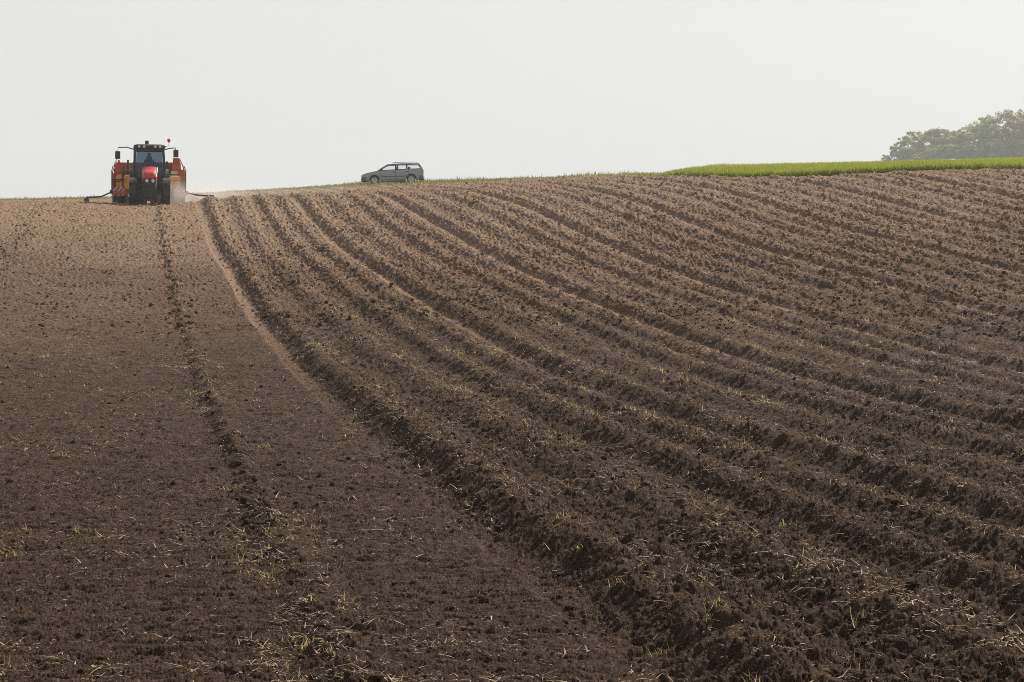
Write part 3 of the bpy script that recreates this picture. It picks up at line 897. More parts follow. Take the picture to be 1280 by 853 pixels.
    for s in (-1, 1):
        cab.tube([(s * 0.70, 1.60, 1.25), (s * 0.74, 1.63, 1.9), (s * 0.67, 1.75, 2.80)], 0.05, 6)
        cab.tube([(s * 0.76, 2.3, 1.25), (s * 0.77, 2.3, 1.9), (s * 0.70, 2.3, 2.80)], 0.04, 6)
        cab.tube([(s * 0.73, 3.05, 1.30), (s * 0.74, 3.08, 1.9), (s * 0.67, 3.02, 2.80)], 0.055, 6)
        cab.tube([(s * 0.72, 1.62, 1.36), (s * 0.77, 2.3, 1.36), (s * 0.73, 3.05, 1.36)], 0.04, 6)
    cab.box((0, 1.70, 2.76), (1.38, 0.14, 0.14)); cab.box((0, 3.02, 2.76), (1.38, 0.12, 0.14)); cab.tube([(-0.72, 1.60, 1.36), (0.72, 1.60, 1.36)], 0.04, 6)
    cab.build('cab_frame', BLACK, t, smooth=True)
    ex = MB(); ex.tube([(-0.72, 1.42, 1.2), (-0.72, 1.45, 2.2), (-0.71, 1.48, 2.86)], 0.060, 10); ex.cyl((-0.72, 1.43, 1.75), 0.085, 0.8)
    ex.build('exhaust_pipe', BLACK, t, smooth=True)
    def pane(name, pts, th=0.012):
        m = MB()
        a = [Vector(p) for p in pts]
        nrm = (a[1] - a[0]).cross(a[2] - a[0]).normalized() * th
        m.loft([[tuple(p) for p in a], [tuple(p + nrm) for p in a]])
        return m.build(name, GLASS if name == 'side_window' else DGLASS, t)
    pane('windscreen', [(-0.67, 1.60, 1.40), (0.67, 1.60, 1.40), (0.70, 1.63, 1.9), (0.62, 1.75, 2.72), (-0.62, 1.75, 2.72), (-0.70, 1.63, 1.9)])
    pane('rear_window', [(-0.67, 3.06, 1.40), (0.67, 3.06, 1.40), (0.62, 3.03, 2.72), (-0.62, 3.03, 2.72)])
    for s in (-1, 1):
        pane('side_window', [(s * 0.735, 1.68, 1.42), (s * 0.775, 2.27, 1.42), (s * 0.71, 2.27, 2.72), (s * 0.69, 1.80, 2.72)])
        pane('side_window', [(s * 0.775, 2.34, 1.42), (s * 0.745, 3.0, 1.42), (s * 0.68, 2.97, 2.72), (s * 0.71, 2.34, 2.72)])
    rf = MB().loft([[(-0.70, 1.55, 2.80), (0.70, 1.55, 2.80), (0.72, 3.1, 2.80), (-0.72, 3.1, 2.80)], [(-0.78, 1.45, 2.86), (0.78, 1.45, 2.86), (0.78, 3.15, 2.86), (-0.78, 3.15, 2.86)],
                    [(-0.76, 1.47, 2.97), (0.76, 1.47, 2.97), (0.76, 3.13, 2.97), (-0.76, 3.13, 2.97)], [(-0.60, 1.62, 3.03), (0.60, 1.62, 3.03), (0.60, 3.0, 3.03), (-0.60, 3.0, 3.03)]])
    roof = rf.build('roof', GREY, t, smooth=True)
    for x in (-0.50, -0.26, 0.28, 0.52):
        MB().cyl((x, 1.44, 2.905), 0.062, 0.05, 'y', n=14).build('work_light', LAMP, roof, smooth=True)
    rc = MB(); rc.cyl((-0.12, 1.9, 3.10), 0.09, 0.16, n=16); rc.ball((-0.12, 1.9, 3.18), 0.09, (1, 1, 0.5))
    rc.build('satellite_receiver', GREY, roof, smooth=True)
    bs = MB(); bs.tube([(0.74, 2.9, 2.95), (0.97, 2.92, 3.02), (0.97, 2.92, 3.18)], 0.014, 6)
    bst = bs.build('beacon_stalk', BLACK, roof)
    bc = MB(); bc.cyl((0.97, 2.92, 3.23), 0.05, 0.09, n=14, r2=0.085); bc.ball((0.97, 2.92, 3.31), 0.085, (1, 1, 0.9))
    bc.build('beacon_lamp', BEACON, bst, smooth=True)
    for s, arm, hd in ((-1, [(-0.70, 1.62, 2.74), (-1.10, 1.45, 2.86), (-1.50, 1.38, 2.83), (-1.53, 1.37, 2.68)], (-1.53, 1.37, 2.46)), (1, [(0.70, 1.62, 2.74), (0.95, 1.48, 2.84), (1.25, 1.38, 2.86), (1.26, 1.37, 2.74)], (1.28, 1.37, 2.58))):
        a = MB().tube(arm, 0.026).build('mirror_arm', BLACK, t, smooth=True)
        m = MB().box(hd, (0.25, 0.10, 0.38), bev=0.03)
        m.build('mirror', BLACK, a, smooth=True)
    # inside: seat, wheel, dashboard
    st = MB(); st.box((0, 2.62, 1.62), (0.52, 0.50, 0.14), bev=0.04); st.box((0, 2.88, 1.98), (0.50, 0.14, 0.66), rot=(-0.12, 0, 0), bev=0.05); st.box((0, 2.88, 2.38), (0.28, 0.10, 0.18), bev=0.04); st.box((0, 2.64, 1.45), (0.34, 0.36, 0.22))
    st.build('driver_seat', SEATM, t, smooth=True)
    d = MB(); d.box((0, 1.86, 1.62), (0.34, 0.26, 0.56), bev=0.05); d.tube([(0, 1.9, 1.75), (0, 2.08, 1.93)], 0.035)
    dash = d.build('dashboard', SEATM, t, smooth=True)
    sw = MB(); n_ = 20
    cpt = Vector((0, 2.10, 1.95)); e1 = Vector((1, 0, 0)); e2 = Vector((0, 0.55, 0.83))
    sw.tube([cpt + (e1 * math.cos(2 * math.pi * k / n_) + e2 * math.sin(2 * math.pi * k / n_)) * 0.20 for k in range(n_ + 1)], 0.018, 6)
    sw.tube([cpt - e1 * 0.2, cpt + e1 * 0.2], 0.014, 6); sw.tube([cpt, cpt - e2 * 0.2], 0.014, 6)
    sw.build('steering_wheel', BLACK, dash, smooth=True)
    return t
tractor = build_tractor()

# ------------------------------------------------------------------ the driver, seated, hands on the wheel
def skin_body(name, joints, edges, material, root):
    me = bpy.data.meshes.new(name)
    ks = list(joints)
    me.from_pydata([joints[k][0] for k in ks], [(ks.index(a), ks.index(b)) for a, b in edges], [])
    o = bpy.data.objects.new(name, me); COL.objects.link(o)
    me.materials.append(material)
    sk = o.modifiers.new('skin', 'SKIN'); sk.use_smooth_shade = True
    if not me.skin_vertices:
        me.skin_vertices.new() if hasattr(me.skin_vertices, 'new') else None
    sv_ = me.skin_vertices[0].data
    for k, d in zip(ks, sv_):
        r = joints[k][1]
        d.radius = r if isinstance(r, tuple) else (r, r)
        d.use_root = (k == root)
    su = o.modifiers.new('subdivision', 'SUBSURF'); su.levels = 2; su.render_levels = 2
    return o
def person_material():
    m = bpy.data.materials.new('work clothes and skin'); m.use_nodes = True
    nt = m.node_tree; N = nt.nodes; L = nt.links; b = N['Principled BSDF']; b.inputs['Roughness'].default_value = 0.8
    tc = N.new('ShaderNodeTexCoord'); sp = N.new('ShaderNodeSeparateXYZ'); L.new(tc.outputs['Object'], sp.inputs[0])
    gt = N.new('ShaderNodeMath'); gt.operation = 'GREATER_THAN'; gt.inputs[1].default_value = 0.70; L.new(sp.outputs['Z'], gt.inputs[0])
    lt = N.new('ShaderNodeMath'); lt.operation = 'LESS_THAN'; lt.inputs[1].default_value = -0.40; L.new(sp.outputs['Y'], lt.inputs[0])
    hi = N.new('ShaderNodeMath'); hi.operation = 'GREATER_THAN'; hi.inputs[1].default_value = 0.16; L.new(sp.outputs['Z'], hi.inputs[0])
    hd = N.new('ShaderNodeMath'); hd.operation = 'MULTIPLY'; L.new(lt.outputs[0], hd.inputs[0]); L.new(hi.outputs[0], hd.inputs[1])
    mx_ = N.new('ShaderNodeMath'); mx_.operation = 'MAXIMUM'; L.new(gt.outputs[0], mx_.inputs[0]); L.new(hd.outputs[0], mx_.inputs[1])
    c = N.new('ShaderNodeMix'); c.data_type = 'RGBA'; c.inputs['A'].default_value = (0.035, 0.05, 0.085, 1); c.inputs['B'].default_value = (0.46, 0.27, 0.19, 1)
    L.new(mx_.outputs[0], c.inputs['Factor']); L.new(c.outputs['Result'], b.inputs['Base Color'])
    return m
def build_driver():
    J = {'pelvis': ((0, 0.02, 0.10), (0.16, 0.13)), 'waist': ((0, 0.04, 0.28), (0.15, 0.11)), 'chest': ((0, 0.05, 0.48), (0.18, 0.12)), 'neck0': ((0, 0.03, 0.64), (0.075, 0.075)),
         'neck': ((0, 0.01, 0.70), (0.055, 0.058)), 'jaw': ((0, -0.015, 0.765), (0.068, 0.082)), 'skull': ((0, 0.0, 0.86), (0.078, 0.098)), 'top': ((0, 0.005, 0.925), (0.055, 0.07)),
         'nose': ((0, -0.115, 0.82), (0.016, 0.02))}
    E = [('pelvis', 'waist'), ('waist', 'chest'), ('chest', 'neck0'), ('neck0', 'neck'), ('neck', 'jaw'), ('jaw', 'skull'), ('skull', 'top'), ('skull', 'nose')]
    for s, n in ((-1, 'l'), (1, 'r')):
        J['sh' + n] = ((s * 0.20, 0.04, 0.56), 0.068); J['el' + n] = ((s * 0.27, -0.14, 0.34), 0.048); J['wr' + n] = ((s * 0.195, -0.40, 0.30), 0.034)
        J['pa' + n] = ((s * 0.185, -0.465, 0.315), (0.036, 0.022))
        J['th' + n] = ((s * 0.165, -0.475, 0.345), 0.012)
        E += [('chest', 'sh' + n), ('sh' + n, 'el' + n), ('el' + n, 'wr' + n), ('wr' + n, 'pa' + n), ('pa' + n, 'th' + n)]
        for i in range(4):
            J['f%d%s' % (i, n)] = ((s * (0.21 - 0.012 * i), -0.52 + 0.008 * abs(i - 1.4), 0.335 - 0.018 * i), 0.009); J['g%d%s' % (i, n)] = ((s * (0.195 - 0.010 * i), -0.545, 0.31 - 0.016 * i), 0.008)
            E += [('pa' + n, 'f%d%s' % (i, n)), ('f%d%s' % (i, n), 'g%d%s' % (i, n))]
        J['kn' + n] = ((s * 0.17, -0.42, 0.10), 0.075); J['an' + n] = ((s * 0.17, -0.50, -0.30), 0.05); J['to' + n] = ((s * 0.18, -0.66, -0.34), 0.045); J['hp' + n] = ((s * 0.11, -0.04, 0.09), 0.10)
        E += [('pelvis', 'hp' + n), ('hp' + n, 'kn' + n), ('kn' + n, 'an' + n), ('an' + n, 'to' + n)]
    o = skin_body('person', J, E, person_material(), 'pelvis')
    o.location = tractor.matrix_basis @ Vector((0, 2.60, 1.66))
    o.rotation_euler = (TILT, 0, 0)
    tag(o, 'driver in dark blue clothes seated in the tractor cab, both hands on the wheel', 'person')
    cp = MB(); cp.ball((0, 0.005, 0.905), 0.098, (0.92, 1.08, 0.75)); cp.box((0, -0.115, 0.90), (0.15, 0.11, 0.018), rot=(0.15, 0, 0), bev=0.006)
    cp.build('cap', SEATM, o, smooth=True)
    return o
build_driver()

# ------------------------------------------------------------------ the planter it pulls
def hazard_material():
    m = bpy.data.materials.new('red and white warning stripes'); m.use_nodes = True
    nt = m.node_tree; N = nt.nodes; L = nt.links; b = N['Principled BSDF']; b.inputs['Roughness'].default_value = 0.5
    tc = N.new('ShaderNodeTexCoord'); sp = N.new('ShaderNodeSeparateXYZ'); L.new(tc.outputs['Object'], sp.inputs[0])
    ad = N.new('ShaderNodeMath'); ad.operation = 'SUBTRACT'; L.new(sp.outputs['Z'], ad.inputs[0]); L.new(sp.outputs['X'], ad.inputs[1])
    ml = N.new('ShaderNodeMath'); ml.operation = 'MULTIPLY'; ml.inputs[1].default_value = 4.3; L.new(ad.outputs[0], ml.inputs[0])
    fr = N.new('ShaderNodeMath'); fr.operation = 'FRACT'; L.new(ml.outputs[0], fr.inputs[0])
    gt = N.new('ShaderNodeMath'); gt.operation = 'GREATER_THAN'; gt.inputs[1].default_value = 0.5; L.new(fr.outputs[0], gt.inputs[0])
    c = N.new('ShaderNodeMix'); c.data_type = 'RGBA'; c.inputs['A'].default_value = (0.50, 0.04, 0.03, 1); c.inputs['B'].default_value = (0.62, 0.60, 0.57, 1)
    L.new(gt.outputs[0], c.inputs['Factor']); L.new(c.outputs['Result'], b.inputs['Base Color'])
    return m
def build_planter():
    ox, oy = TX, TY + 4.5
    oz = TZ + 4.5 * math.tan(TILT)
    t = thing('potato_planter', 'wide orange and red potato planter hitched behind the tractor, marker arms spread', 'planter', (ox, oy, oz), (TILT, 0, 0))
    K = 1.06                                       # it stands a little farther off than the tractor's nose
    f = MB()
    for y in (0.0, 1.5, 2.8):
        f.box((0, y, 0.62), (3.5, 0.14, 0.16))
    for x in (-1.74, -0.6, 0.6, 1.74):
        f.box((x, 1.4, 0.60), (0.12, 2.9, 0.14))
    f.tube([(-0.5, 0.0, 0.62), (0, -1.2, 0.6)], 0.07); f.tube([(0.5, 0.0, 0.62), (0, -1.2, 0.6)], 0.07)
    for x in (-1.83, 1.83):
        f.box((x, 0.05, 1.05), (0.07, 0.10, 1.15)); f.box((x, 2.8, 1.05), (0.07, 0.10, 1.15))
        f.tube([(x, 0.05, 1.62), (x * 0.93, 0.2, 2.1), (x * 0.86, 0.6, 2.42)], 0.035)
    f.build('frame', DRED, t)
    # seed hopper: a wide bin split in two stepped halves
    def bin_(name, x0, x1, y0, y1, z0, z1, tap, material, thick=0.05):
        cx, cy = (x0 + x1) / 2, (y0 + y1) / 2
        def ring(z, s, i):
            a, b = (x1 - x0) / 2 * s - i, (y1 - y0) / 2 * s - i
            return [(cx - a, cy - b, z), (cx + a, cy - b, z), (cx + a, cy + b, z), (cx - a, cy + b, z)]
        m = MB().loft([ring(z0, tap, 0), ring(z0 + (z1 - z0) * 0.55, 1, 0), ring(z1, 1, 0), ring(z1, 1, thick), ring(z0 + (z1 - z0) * 0.55, 1, thick), ring(z0 + 0.08, tap, thick)])
        return m.build(name, material, t)
    h1 = bin_('seed_hopper', -1.72, 0.0, 1.0, 2.9, 1.15, 2.20, 0.7, DRED)
    h2 = bin_('seed_hopper', 0.02, 1.62, 1.0, 2.9, 1.15, 2.24, 0.7, DRED)
    for hh, xs in ((h1, (-1.70, -1.15, -0.58, -0.02)), (h2, (0.04, 0.55, 1.07, 1.60))):
        r = MB()
        for x in xs:
            r.box((x, 0.975, 2.0), (0.06, 0.05, 0.40))
        r.box(((xs[0] + xs[-1]) / 2, 0.965, 2.17), (xs[-1] - xs[0], 0.05, 0.06))
        r.build('hopper_ribs', DRED, hh)
    # tall conveyor head on the right, slanting post on the left
    e = MB(); e.loft([[(1.10, 0.55, 1.2), (1.78, 0.55, 1.2), (1.78, 1.0, 1.2), (1.10, 1.0, 1.2)], [(1.10, 0.55, 1.78), (1.80, 0.55, 1.78), (1.80, 1.0, 1.78), (1.10, 1.0, 1.78)],
                      [(1.16, 0.55, 1.80), (1.66, 0.55, 1.80), (1.66, 1.0, 1.80), (1.16, 1.0, 1.80)], [(1.24, 0.6, 2.46), (1.54, 0.6, 2.46), (1.54, 0.95, 2.46), (1.24, 0.95, 2.46)]])
    e.build('elevator_head', DRED, t)
    for pts, rr_ in (([(-1.05, 0.55, 1.2), (-1.05, 0.62, 2.32)], 0.05), ([(-0.86, 0.55, 1.3), (-0.86, 0.62, 2.1)], 0.035), ([(0.92, 0.55, 1.2), (0.92, 0.62, 2.28)], 0.05), ([(1.02, 0.55, 1.3), (1.02, 0.62, 2.0)], 0.03),
                     ([(-1.28, 0.55, 1.5), (-1.28, 0.62, 2.05)], 0.03), ([(-1.5, 0.5, 1.68), (-0.8, 0.5, 1.74)], 0.04), ([(0.85, 0.5, 1.62), (1.5, 0.5, 1.58)], 0.04)):
        MB().tube(pts, rr_, 8).build('feed_pipe', GREY, t, smooth=True)
    MB().box((1.28, 0.48, 1.70), (0.34, 0.10, 0.14), bev=0.02).build('sensor_box', WHITE, t)
    p = MB(); p.loft([[(-1.72, 0.5, 1.0), (-1.46, 0.5, 1.0), (-1.46, 0.7, 1.0), (-1.72, 0.7, 1.0)], [(-1.60, 0.5, 1.75), (-1.42, 0.5, 1.75), (-1.42, 0.7, 1.75), (-1.60, 0.7, 1.75)], [(-1.55, 0.5, 2.32), (-1.47, 0.5, 2.32), (-1.47, 0.7, 2.32), (-1.55, 0.7, 2.32)]])
    p.build('post', RED, t)
    # orange fertiliser tanks
    for x0, x1 in ((-1.66, -1.34), (-1.27, -0.92), (1.06, 1.58)):
        k = MB().box(((x0 + x1) / 2, 0.36, 1.14), (x1 - x0, 0.55, 0.72), bev=0.07)
        k.box(((x0 + x1) / 2, 0.36, 1.52), ((x1 - x0) * 0.6, 0.3, 0.06), bev=0.02)
        k.build('fertiliser_tank', ORANGE, t, smooth=True)
    # side shields, folded railing and hoses
    for s in (-1, 1):
        sp_ = MB(); sp_.box((s * 1.80, 0.9, 1.15), (0.05, 1.6, 0.95), bev=0.01)
        sp_.build('side_shield', ORANGE if s > 0 else DRED, t)
        rl = MB()
        rl.tube([(s * 1.86, -0.02, 0.55), (s * 1.86, -0.02, 1.75), (s * 1.78, -0.02, 2.02)], 0.025, 6); rl.tube([(s * 1.86, -0.02, 1.3), (s * 1.2, -0.02, 1.3)], 0.02, 6)
        rl.build('railing', BLACK, t, smooth=True)
    ho = MB(); ho.tube([(-0.78, -0.6, 1.75), (-1.15, -0.2, 1.72), (-1.32, 0.0, 1.45), (-1.40, 0.02, 1.22), (-1.66, 0.05, 1.20)], 0.035, 8)
    ho.tube([(-0.7, -0.5, 1.5), (-1.1, -0.1, 1.55), (-1.3, 0.04, 1.62), (-1.7, 0.05, 1.7)], 0.022, 8)
    ho.build('hydraulic_hose', BLACK, t, smooth=True)
    for s in (-1, 1):
        MB().box((s * 1.34, 0.85, 1.20), (0.86, 0.04, 1.35)).build('back_panel', DRED, t)
    HZM = hazard_material()
    for s in (-1, 1):
        MB().box((s * 1.50, 0.0, 0.70), (0.56, 0.02, 0.46)).build('warning_board', HZM, t)
    # planting units: shares, discs, ridging hoods
    for i in range(4):
        x = -1.35 + 0.9 * i
        u = MB(); u.box((x, 1.0, 0.32), (0.34, 0.5, 0.50), taper=(1.2, 1), bev=0.03); u.prism([(0.5, 0.5), (0.9, 0.45), (0.9, 0.05), (0.62, -0.02)], x - 0.05, x + 0.05)
        unit_ = u.build('planting_unit', GREY, t)
        for s in (-1, 1):
            MB().cyl((x + s * 0.24, 2.4, 0.26), 0.30, 0.03, rot=(0, math.pi / 2, s * 0.4), n=22).build('ridging_disc', GREY, unit_)
        if i in (0, 3):
            pass
    MB().box((0, 1.3, 0.40), (0.9, 0.1, 0.36)).build('centre_shield', DRED, t)
    for s in (-1, 1):
        wheel(t, 'depth_wheel', (s * 1.62, 0.35, 0.36), 0.36, 0.42, 0.18, 12, lug_h=0.03)
        wheel(t, 'carrying_wheel', (s * 0.45, 2.0, 0.40), 0.40, 0.3, 0.2, 12, lug_h=0.03)
    # row marker arms with their discs
    for s in (-1, 1):
        zr_, xe = (0.0, 3.08) if s < 0 else (0.14, 3.24)
        a = MB(); a.tube([(s * 1.84, 0.0, 0.66), (s * 2.05, -0.05, 0.57 + zr_ / 2), (s * 2.36, -0.1, 0.42 + zr_), (s * 2.75, -0.15, 0.385 + zr_), (s * xe, -0.2, 0.375 + zr_)], 0.038, 8)
        a.box((s * 1.90, 0.0, 0.66), (0.12, 0.12, 0.18)); a.tube([(s * 1.86, 0, 0.66), (s * 1.86, 0, 0.82)], 0.03, 6)
        a.tube([(s * xe, -0.2, 0.41 + zr_), (s * (xe + 0.02), -0.22, 0.16 + zr_)], 0.036, 8)
        arm = a.build('marker_arm', BLACK, t, smooth=True)
        MB().cyl((s * (xe + 0.03), -0.22, 0.17 + zr_), 0.17, 0.03, rot=(0, math.pi / 2, s * 0.9), n=22).build('marker_disc', GREY, arm, smooth=True)
    return t
planter = build_planter()

# ------------------------------------------------------------------ the estate car on the verge
PAINT = mat('grey metallic paint', (0.41, 0.46, 0.53), 0.35, metal=0.0, coat=0.5, noise_amt=0.06)
BUMPER = mat('dark grey bumper', (0.16, 0.165, 0.18), 0.6, noise_amt=0.1)
CGLASS = glass_material('car glass', (0.98, 0.99, 0.99))
HUB = mat('silver wheel cover', (0.66, 0.66, 0.65), 0.4, metal=0.3, noise_amt=0.1)
REDL = mat('red lamp plastic', (0.45, 0.02, 0.02), 0.25)
def build_car():
    px = 491.0
    phi, psi = ray(px)
    r = 111.0
    x, y = r * math.sin(psi), r * math.cos(psi)
    fwd = Vector((-math.cos(psi), math.sin(psi), 0))      # it points left, square to the view
    side = Vector((math.sin(psi), math.cos(psi), 0))
    zf = float(ground_z([x + fwd.x * 1.3], [y + fwd.y * 1.3])[0]); zr = float(ground_z([x - fwd.x * 1.3], [y - fwd.y * 1.3])[0])
    pitch = math.radians(2.2)
    # local axes: +y is the rear of the car, x across it
    t = thing('estate_car', 'grey estate car parked side-on on the skyline, its bonnet pointing left', 'car', (x, y, (zf + zr) / 2 - 0.10))
    yv = -fwd; yv.z = math.tan(pitch); yv.normalize()
    xv = yv.cross(Vector((0, 0, 1))).normalized(); zv = xv.cross(yv)
    t.rotation_euler = Matrix((xv, yv, zv)).transposed().to_euler()
    L2 = 2.14
    def arch(cy, rr):
        return [(cy + rr * math.cos(a), 0.30 + rr * math.sin(a)) for a in [math.radians(170 - 16 * k) for k in range(11)]][::1]
    def Wd(y):                                            # half width along the car
        return 0.845 - 0.16 * max(0, (-y - 1.35) / 0.79) ** 2 - 0.05 * max(0, (y - 1.5) / 0.64) ** 2
    low = [(-2.12, 0.30)]
    top_line = [(-2.14, 0.42), (-2.12, 0.60), (-2.05, 0.70), (-1.75, 0.80), (-1.30, 0.885), (-0.98, 0.935), (-0.2, 0.955), (0.8, 0.97), (1.7, 0.975), (2.06, 0.965), (2.13, 0.80), (2.14, 0.55), (2.10, 0.33)]
    body_poly = [(-2.10, 0.24)] + top_line + [(1.66, 0.27)] + [(1.28 + 0.35 * math.cos(a), 0.30 + 0.35 * math.sin(a)) for a in [math.radians(10 + 16 * k) for k in range(11)]] \
        + [(0.90, 0.19), (-0.86, 0.19)] + [(-1.24 + 0.35 * math.cos(a), 0.30 + 0.35 * math.sin(a)) for a in [math.radians(10 + 16 * k) for k in range(11)]] + [(-1.64, 0.24)]
    b = MB(); b.prism(body_poly, -0.84, 0.84, bev=0.045)
    for v in b.bm.verts:
        k = Wd(v.co.y) / 0.845
        zt = max(0.0, v.co.z - 0.62)
        v.co.x *= k * (1 - 0.16 * zt) * (1 - 0.10 * max(0, 0.45 - v.co.z))
    body = b.build('body', PAINT, t, smooth=True)
    # dark sill and wheel-house lining
    s_ = MB(); s_.box((0, 0.02, 0.30), (1.5, 1.7, 0.2)); s_.box((0, -1.24, 0.52), (1.46, 0.66, 0.3)); s_.box((0, 1.28, 0.52), (1.46, 0.66, 0.3))
    s_.build('underbody', BLACK, t)
    # greenhouse: roof on pillars, glass between
    def gx(z):
        return 0.775 - 0.30 * (z - 0.95)
    rf = MB()
    def rring(y, z, hw, th):
        return [(-hw, y, z - th), (-hw * 0.98, y, z - 0.012), (-hw * 0.7, y, z + 0.018), (0, y, z + 0.028), (hw * 0.7, y, z + 0.018), (hw * 0.98, y, z - 0.012), (hw, y, z - th), (hw * 0.6, y, z - th - 0.004), (-hw * 0.6, y, z - th - 0.004)]
    rf.loft([rring(-0.33, 1.335, 0.60, 0.05), rring(-0.1, 1.375, 0.635, 0.05), rring(0.6, 1.405, 0.645, 0.05), rring(1.3, 1.40, 0.64, 0.05), rring(1.80, 1.365, 0.625, 0.05), rring(1.88, 1.345, 0.61, 0.04)])
    roof = rf.build('roof', PAINT, t, smooth=True)
    pl = MB()
    for s in (-1, 1):
        def P_(y, z): return (s * (gx(z) - 0.01), y, z)
        pl.tube([P_(-1.0, 0.93), P_(-0.62, 1.17), P_(-0.30, 1.34)], 0.028, 6)
        pl.tube([P_(0.22, 0.95), P_(0.26, 1.36)], 0.042, 6)
        pl.tube([P_(1.02, 0.96), P_(1.00, 1.36)], 0.036, 6)
        pl.tube([P_(2.05, 0.96), P_(1.98, 1.15), P_(1.84, 1.35)], 0.06, 6)
        pl.tube([P_(-0.30, 1.335), P_(0.6, 1.365), P_(1.84, 1.33)], 0.03, 6)
    pl.build('pillars', PAINT, body, smooth=True)
    seal = MB()
    for s in (-1, 1):
        for y0, y1 in ((0.22, 0.26), (1.02, 1.00)):
            seal.box((s * (gx(1.15) + 0.028), (y0 + y1) / 2, 1.15), (0.012, 0.085, 0.38), rot=(0, -s * 0.29, 0))
        seal.tube([(s * 0.785, -0.95, 0.945), (s * 0.79, 0.5, 0.975), (s * 0.785, 2.03, 0.985)], 0.016, 5)
    seal.build('window_trim', BLACK, body)
    def pane(name, pts, th=0.006):
        m = MB(); a = [Vector(p) for p in pts]
        nrm = (a[1] - a[0]).cross(a[2] - a[0]).normalized() * th
        m.loft([[tuple(p) for p in a], [tuple(p + nrm) for p in a]])
        return m.build(name, CGLASS, t)
    pane('windscreen', [(-0.73, -0.98, 0.95), (0.73, -0.98, 0.95), (0.60, -0.33, 1.335), (-0.60, -0.33, 1.335)])
    pane('rear_window', [(-0.70, 2.06, 0.99), (0.70, 2.06, 0.99), (0.58, 1.86, 1.33), (-0.58, 1.86, 1.33)])
    for s in (-1, 1):
        def Q(y, z): return (s * gx(z), y, z)
        pane('front_side_window', [Q(-0.86, 0.97), Q(0.19, 0.97), Q(0.23, 1.34), Q(-0.26, 1.32)])
        pane('rear_side_window', [Q(0.27, 0.975), Q(0.99, 0.98), Q(0.97, 1.345), Q(0.30, 1.345)])
        pane('load_bay_window', [Q(1.06, 0.985), Q(1.98, 0.99), Q(1.80, 1.32), Q(1.04, 1.34)])
    # doors as shut lines with handles
    for s in (-1, 1):
        for y0, y1 in ((-0.80, 0.22), (0.25, 1.12)):
            d = MB()
            xs = s * 0.846
            for yy in (y0, y1):
                d.box((xs, yy, 0.60), (0.010, 0.016, 0.62))
            d.box((xs, (y0 + y1) / 2, 0.29), (0.010, y1 - y0, 0.014))
            dd = d.build('door', BLACK, body)
            MB().box((s * 0.842, y1 - 0.14, 0.80), (0.025, 0.17, 0.035), bev=0.008).build('door_handle', BLACK, dd)
        MB().box((s * 0.853, 0.15, 0.50), (0.02, 1.9, 0.055), bev=0.006).build('rubbing_strip', BUMPER, body)
        m = MB().box((s * 0.90, -0.70, 1.00), (0.15, 0.09, 0.12), bev=0.02); m.build('wing_mirror', BLACK, body, smooth=True)
        MB().box((s * 0.60, -2.085, 0.61), (0.34, 0.10, 0.12), bev=0.025).build('headlight', LAMP, body, smooth=True)
        MB().box((s * 0.72, 2.11, 0.80), (0.14, 0.06, 0.26), bev=0.02).build('tail_light', REDL, body, smooth=True)
        rr = MB(); rr.tube([(s * 0.56, 0.02, 1.41), (s * 0.56, 0.10, 1.465), (s * 0.56, 1.6, 1.455), (s * 0.56, 1.72, 1.395)], 0.017, 6)
        rr.build('roof_rail', BLACK, roof, smooth=True)
    def bump(y, sgn):
        m = MB()
        secs = []
        for z, o in ((0.24, 0.0), (0.30, 0.045), (0.46, 0.05), (0.52, 0.0)):
            secs.append([(xx, y + sgn * (o - 0.16 * (abs(xx) / 0.86) ** 3), z) for xx in (-0.86, -0.6, -0.3, 0, 0.3, 0.6, 0.86)] + [(xx, y - sgn * 0.3, z) for xx in (0.86, 0.6, 0.3, 0, -0.3, -0.6, -0.86)])
        return m.loft(secs).build('bumper', BUMPER, body, smooth=True)
    bump(-2.13, -1); bump(2.15, 1)
    MB().box((0, -2.12, 0.60), (0.75, 0.06, 0.10), bev=0.02).build('grille', BLACK, body)
    # seats seen through the glass
    st = MB()
    for xx in (-0.36, 0.36):
        st.box((xx, 0.28, 0.86), (0.46, 0.16, 0.62), rot=(-0.22, 0, 0), bev=0.05); st.box((xx, 0.38, 1.22), (0.26, 0.09, 0.16), bev=0.03)
    st.box((0, 1.12, 0.86), (1.2, 0.16, 0.58), rot=(-0.22, 0, 0), bev=0.05)
    st.box((0, -0.72, 0.86), (1.3, 0.3, 0.2), bev=0.05)
    st.build('seats', SEATM, t, smooth=True)
    for s in (-1, 1):
        for yy in (-1.24, 1.28):
            wheel(t, 'wheel', (s * 0.735, yy, 0.30), 0.30, 0.19, 0.215, 22, rimmat=HUB, lug_h=0.008)
    return t
car = build_car()

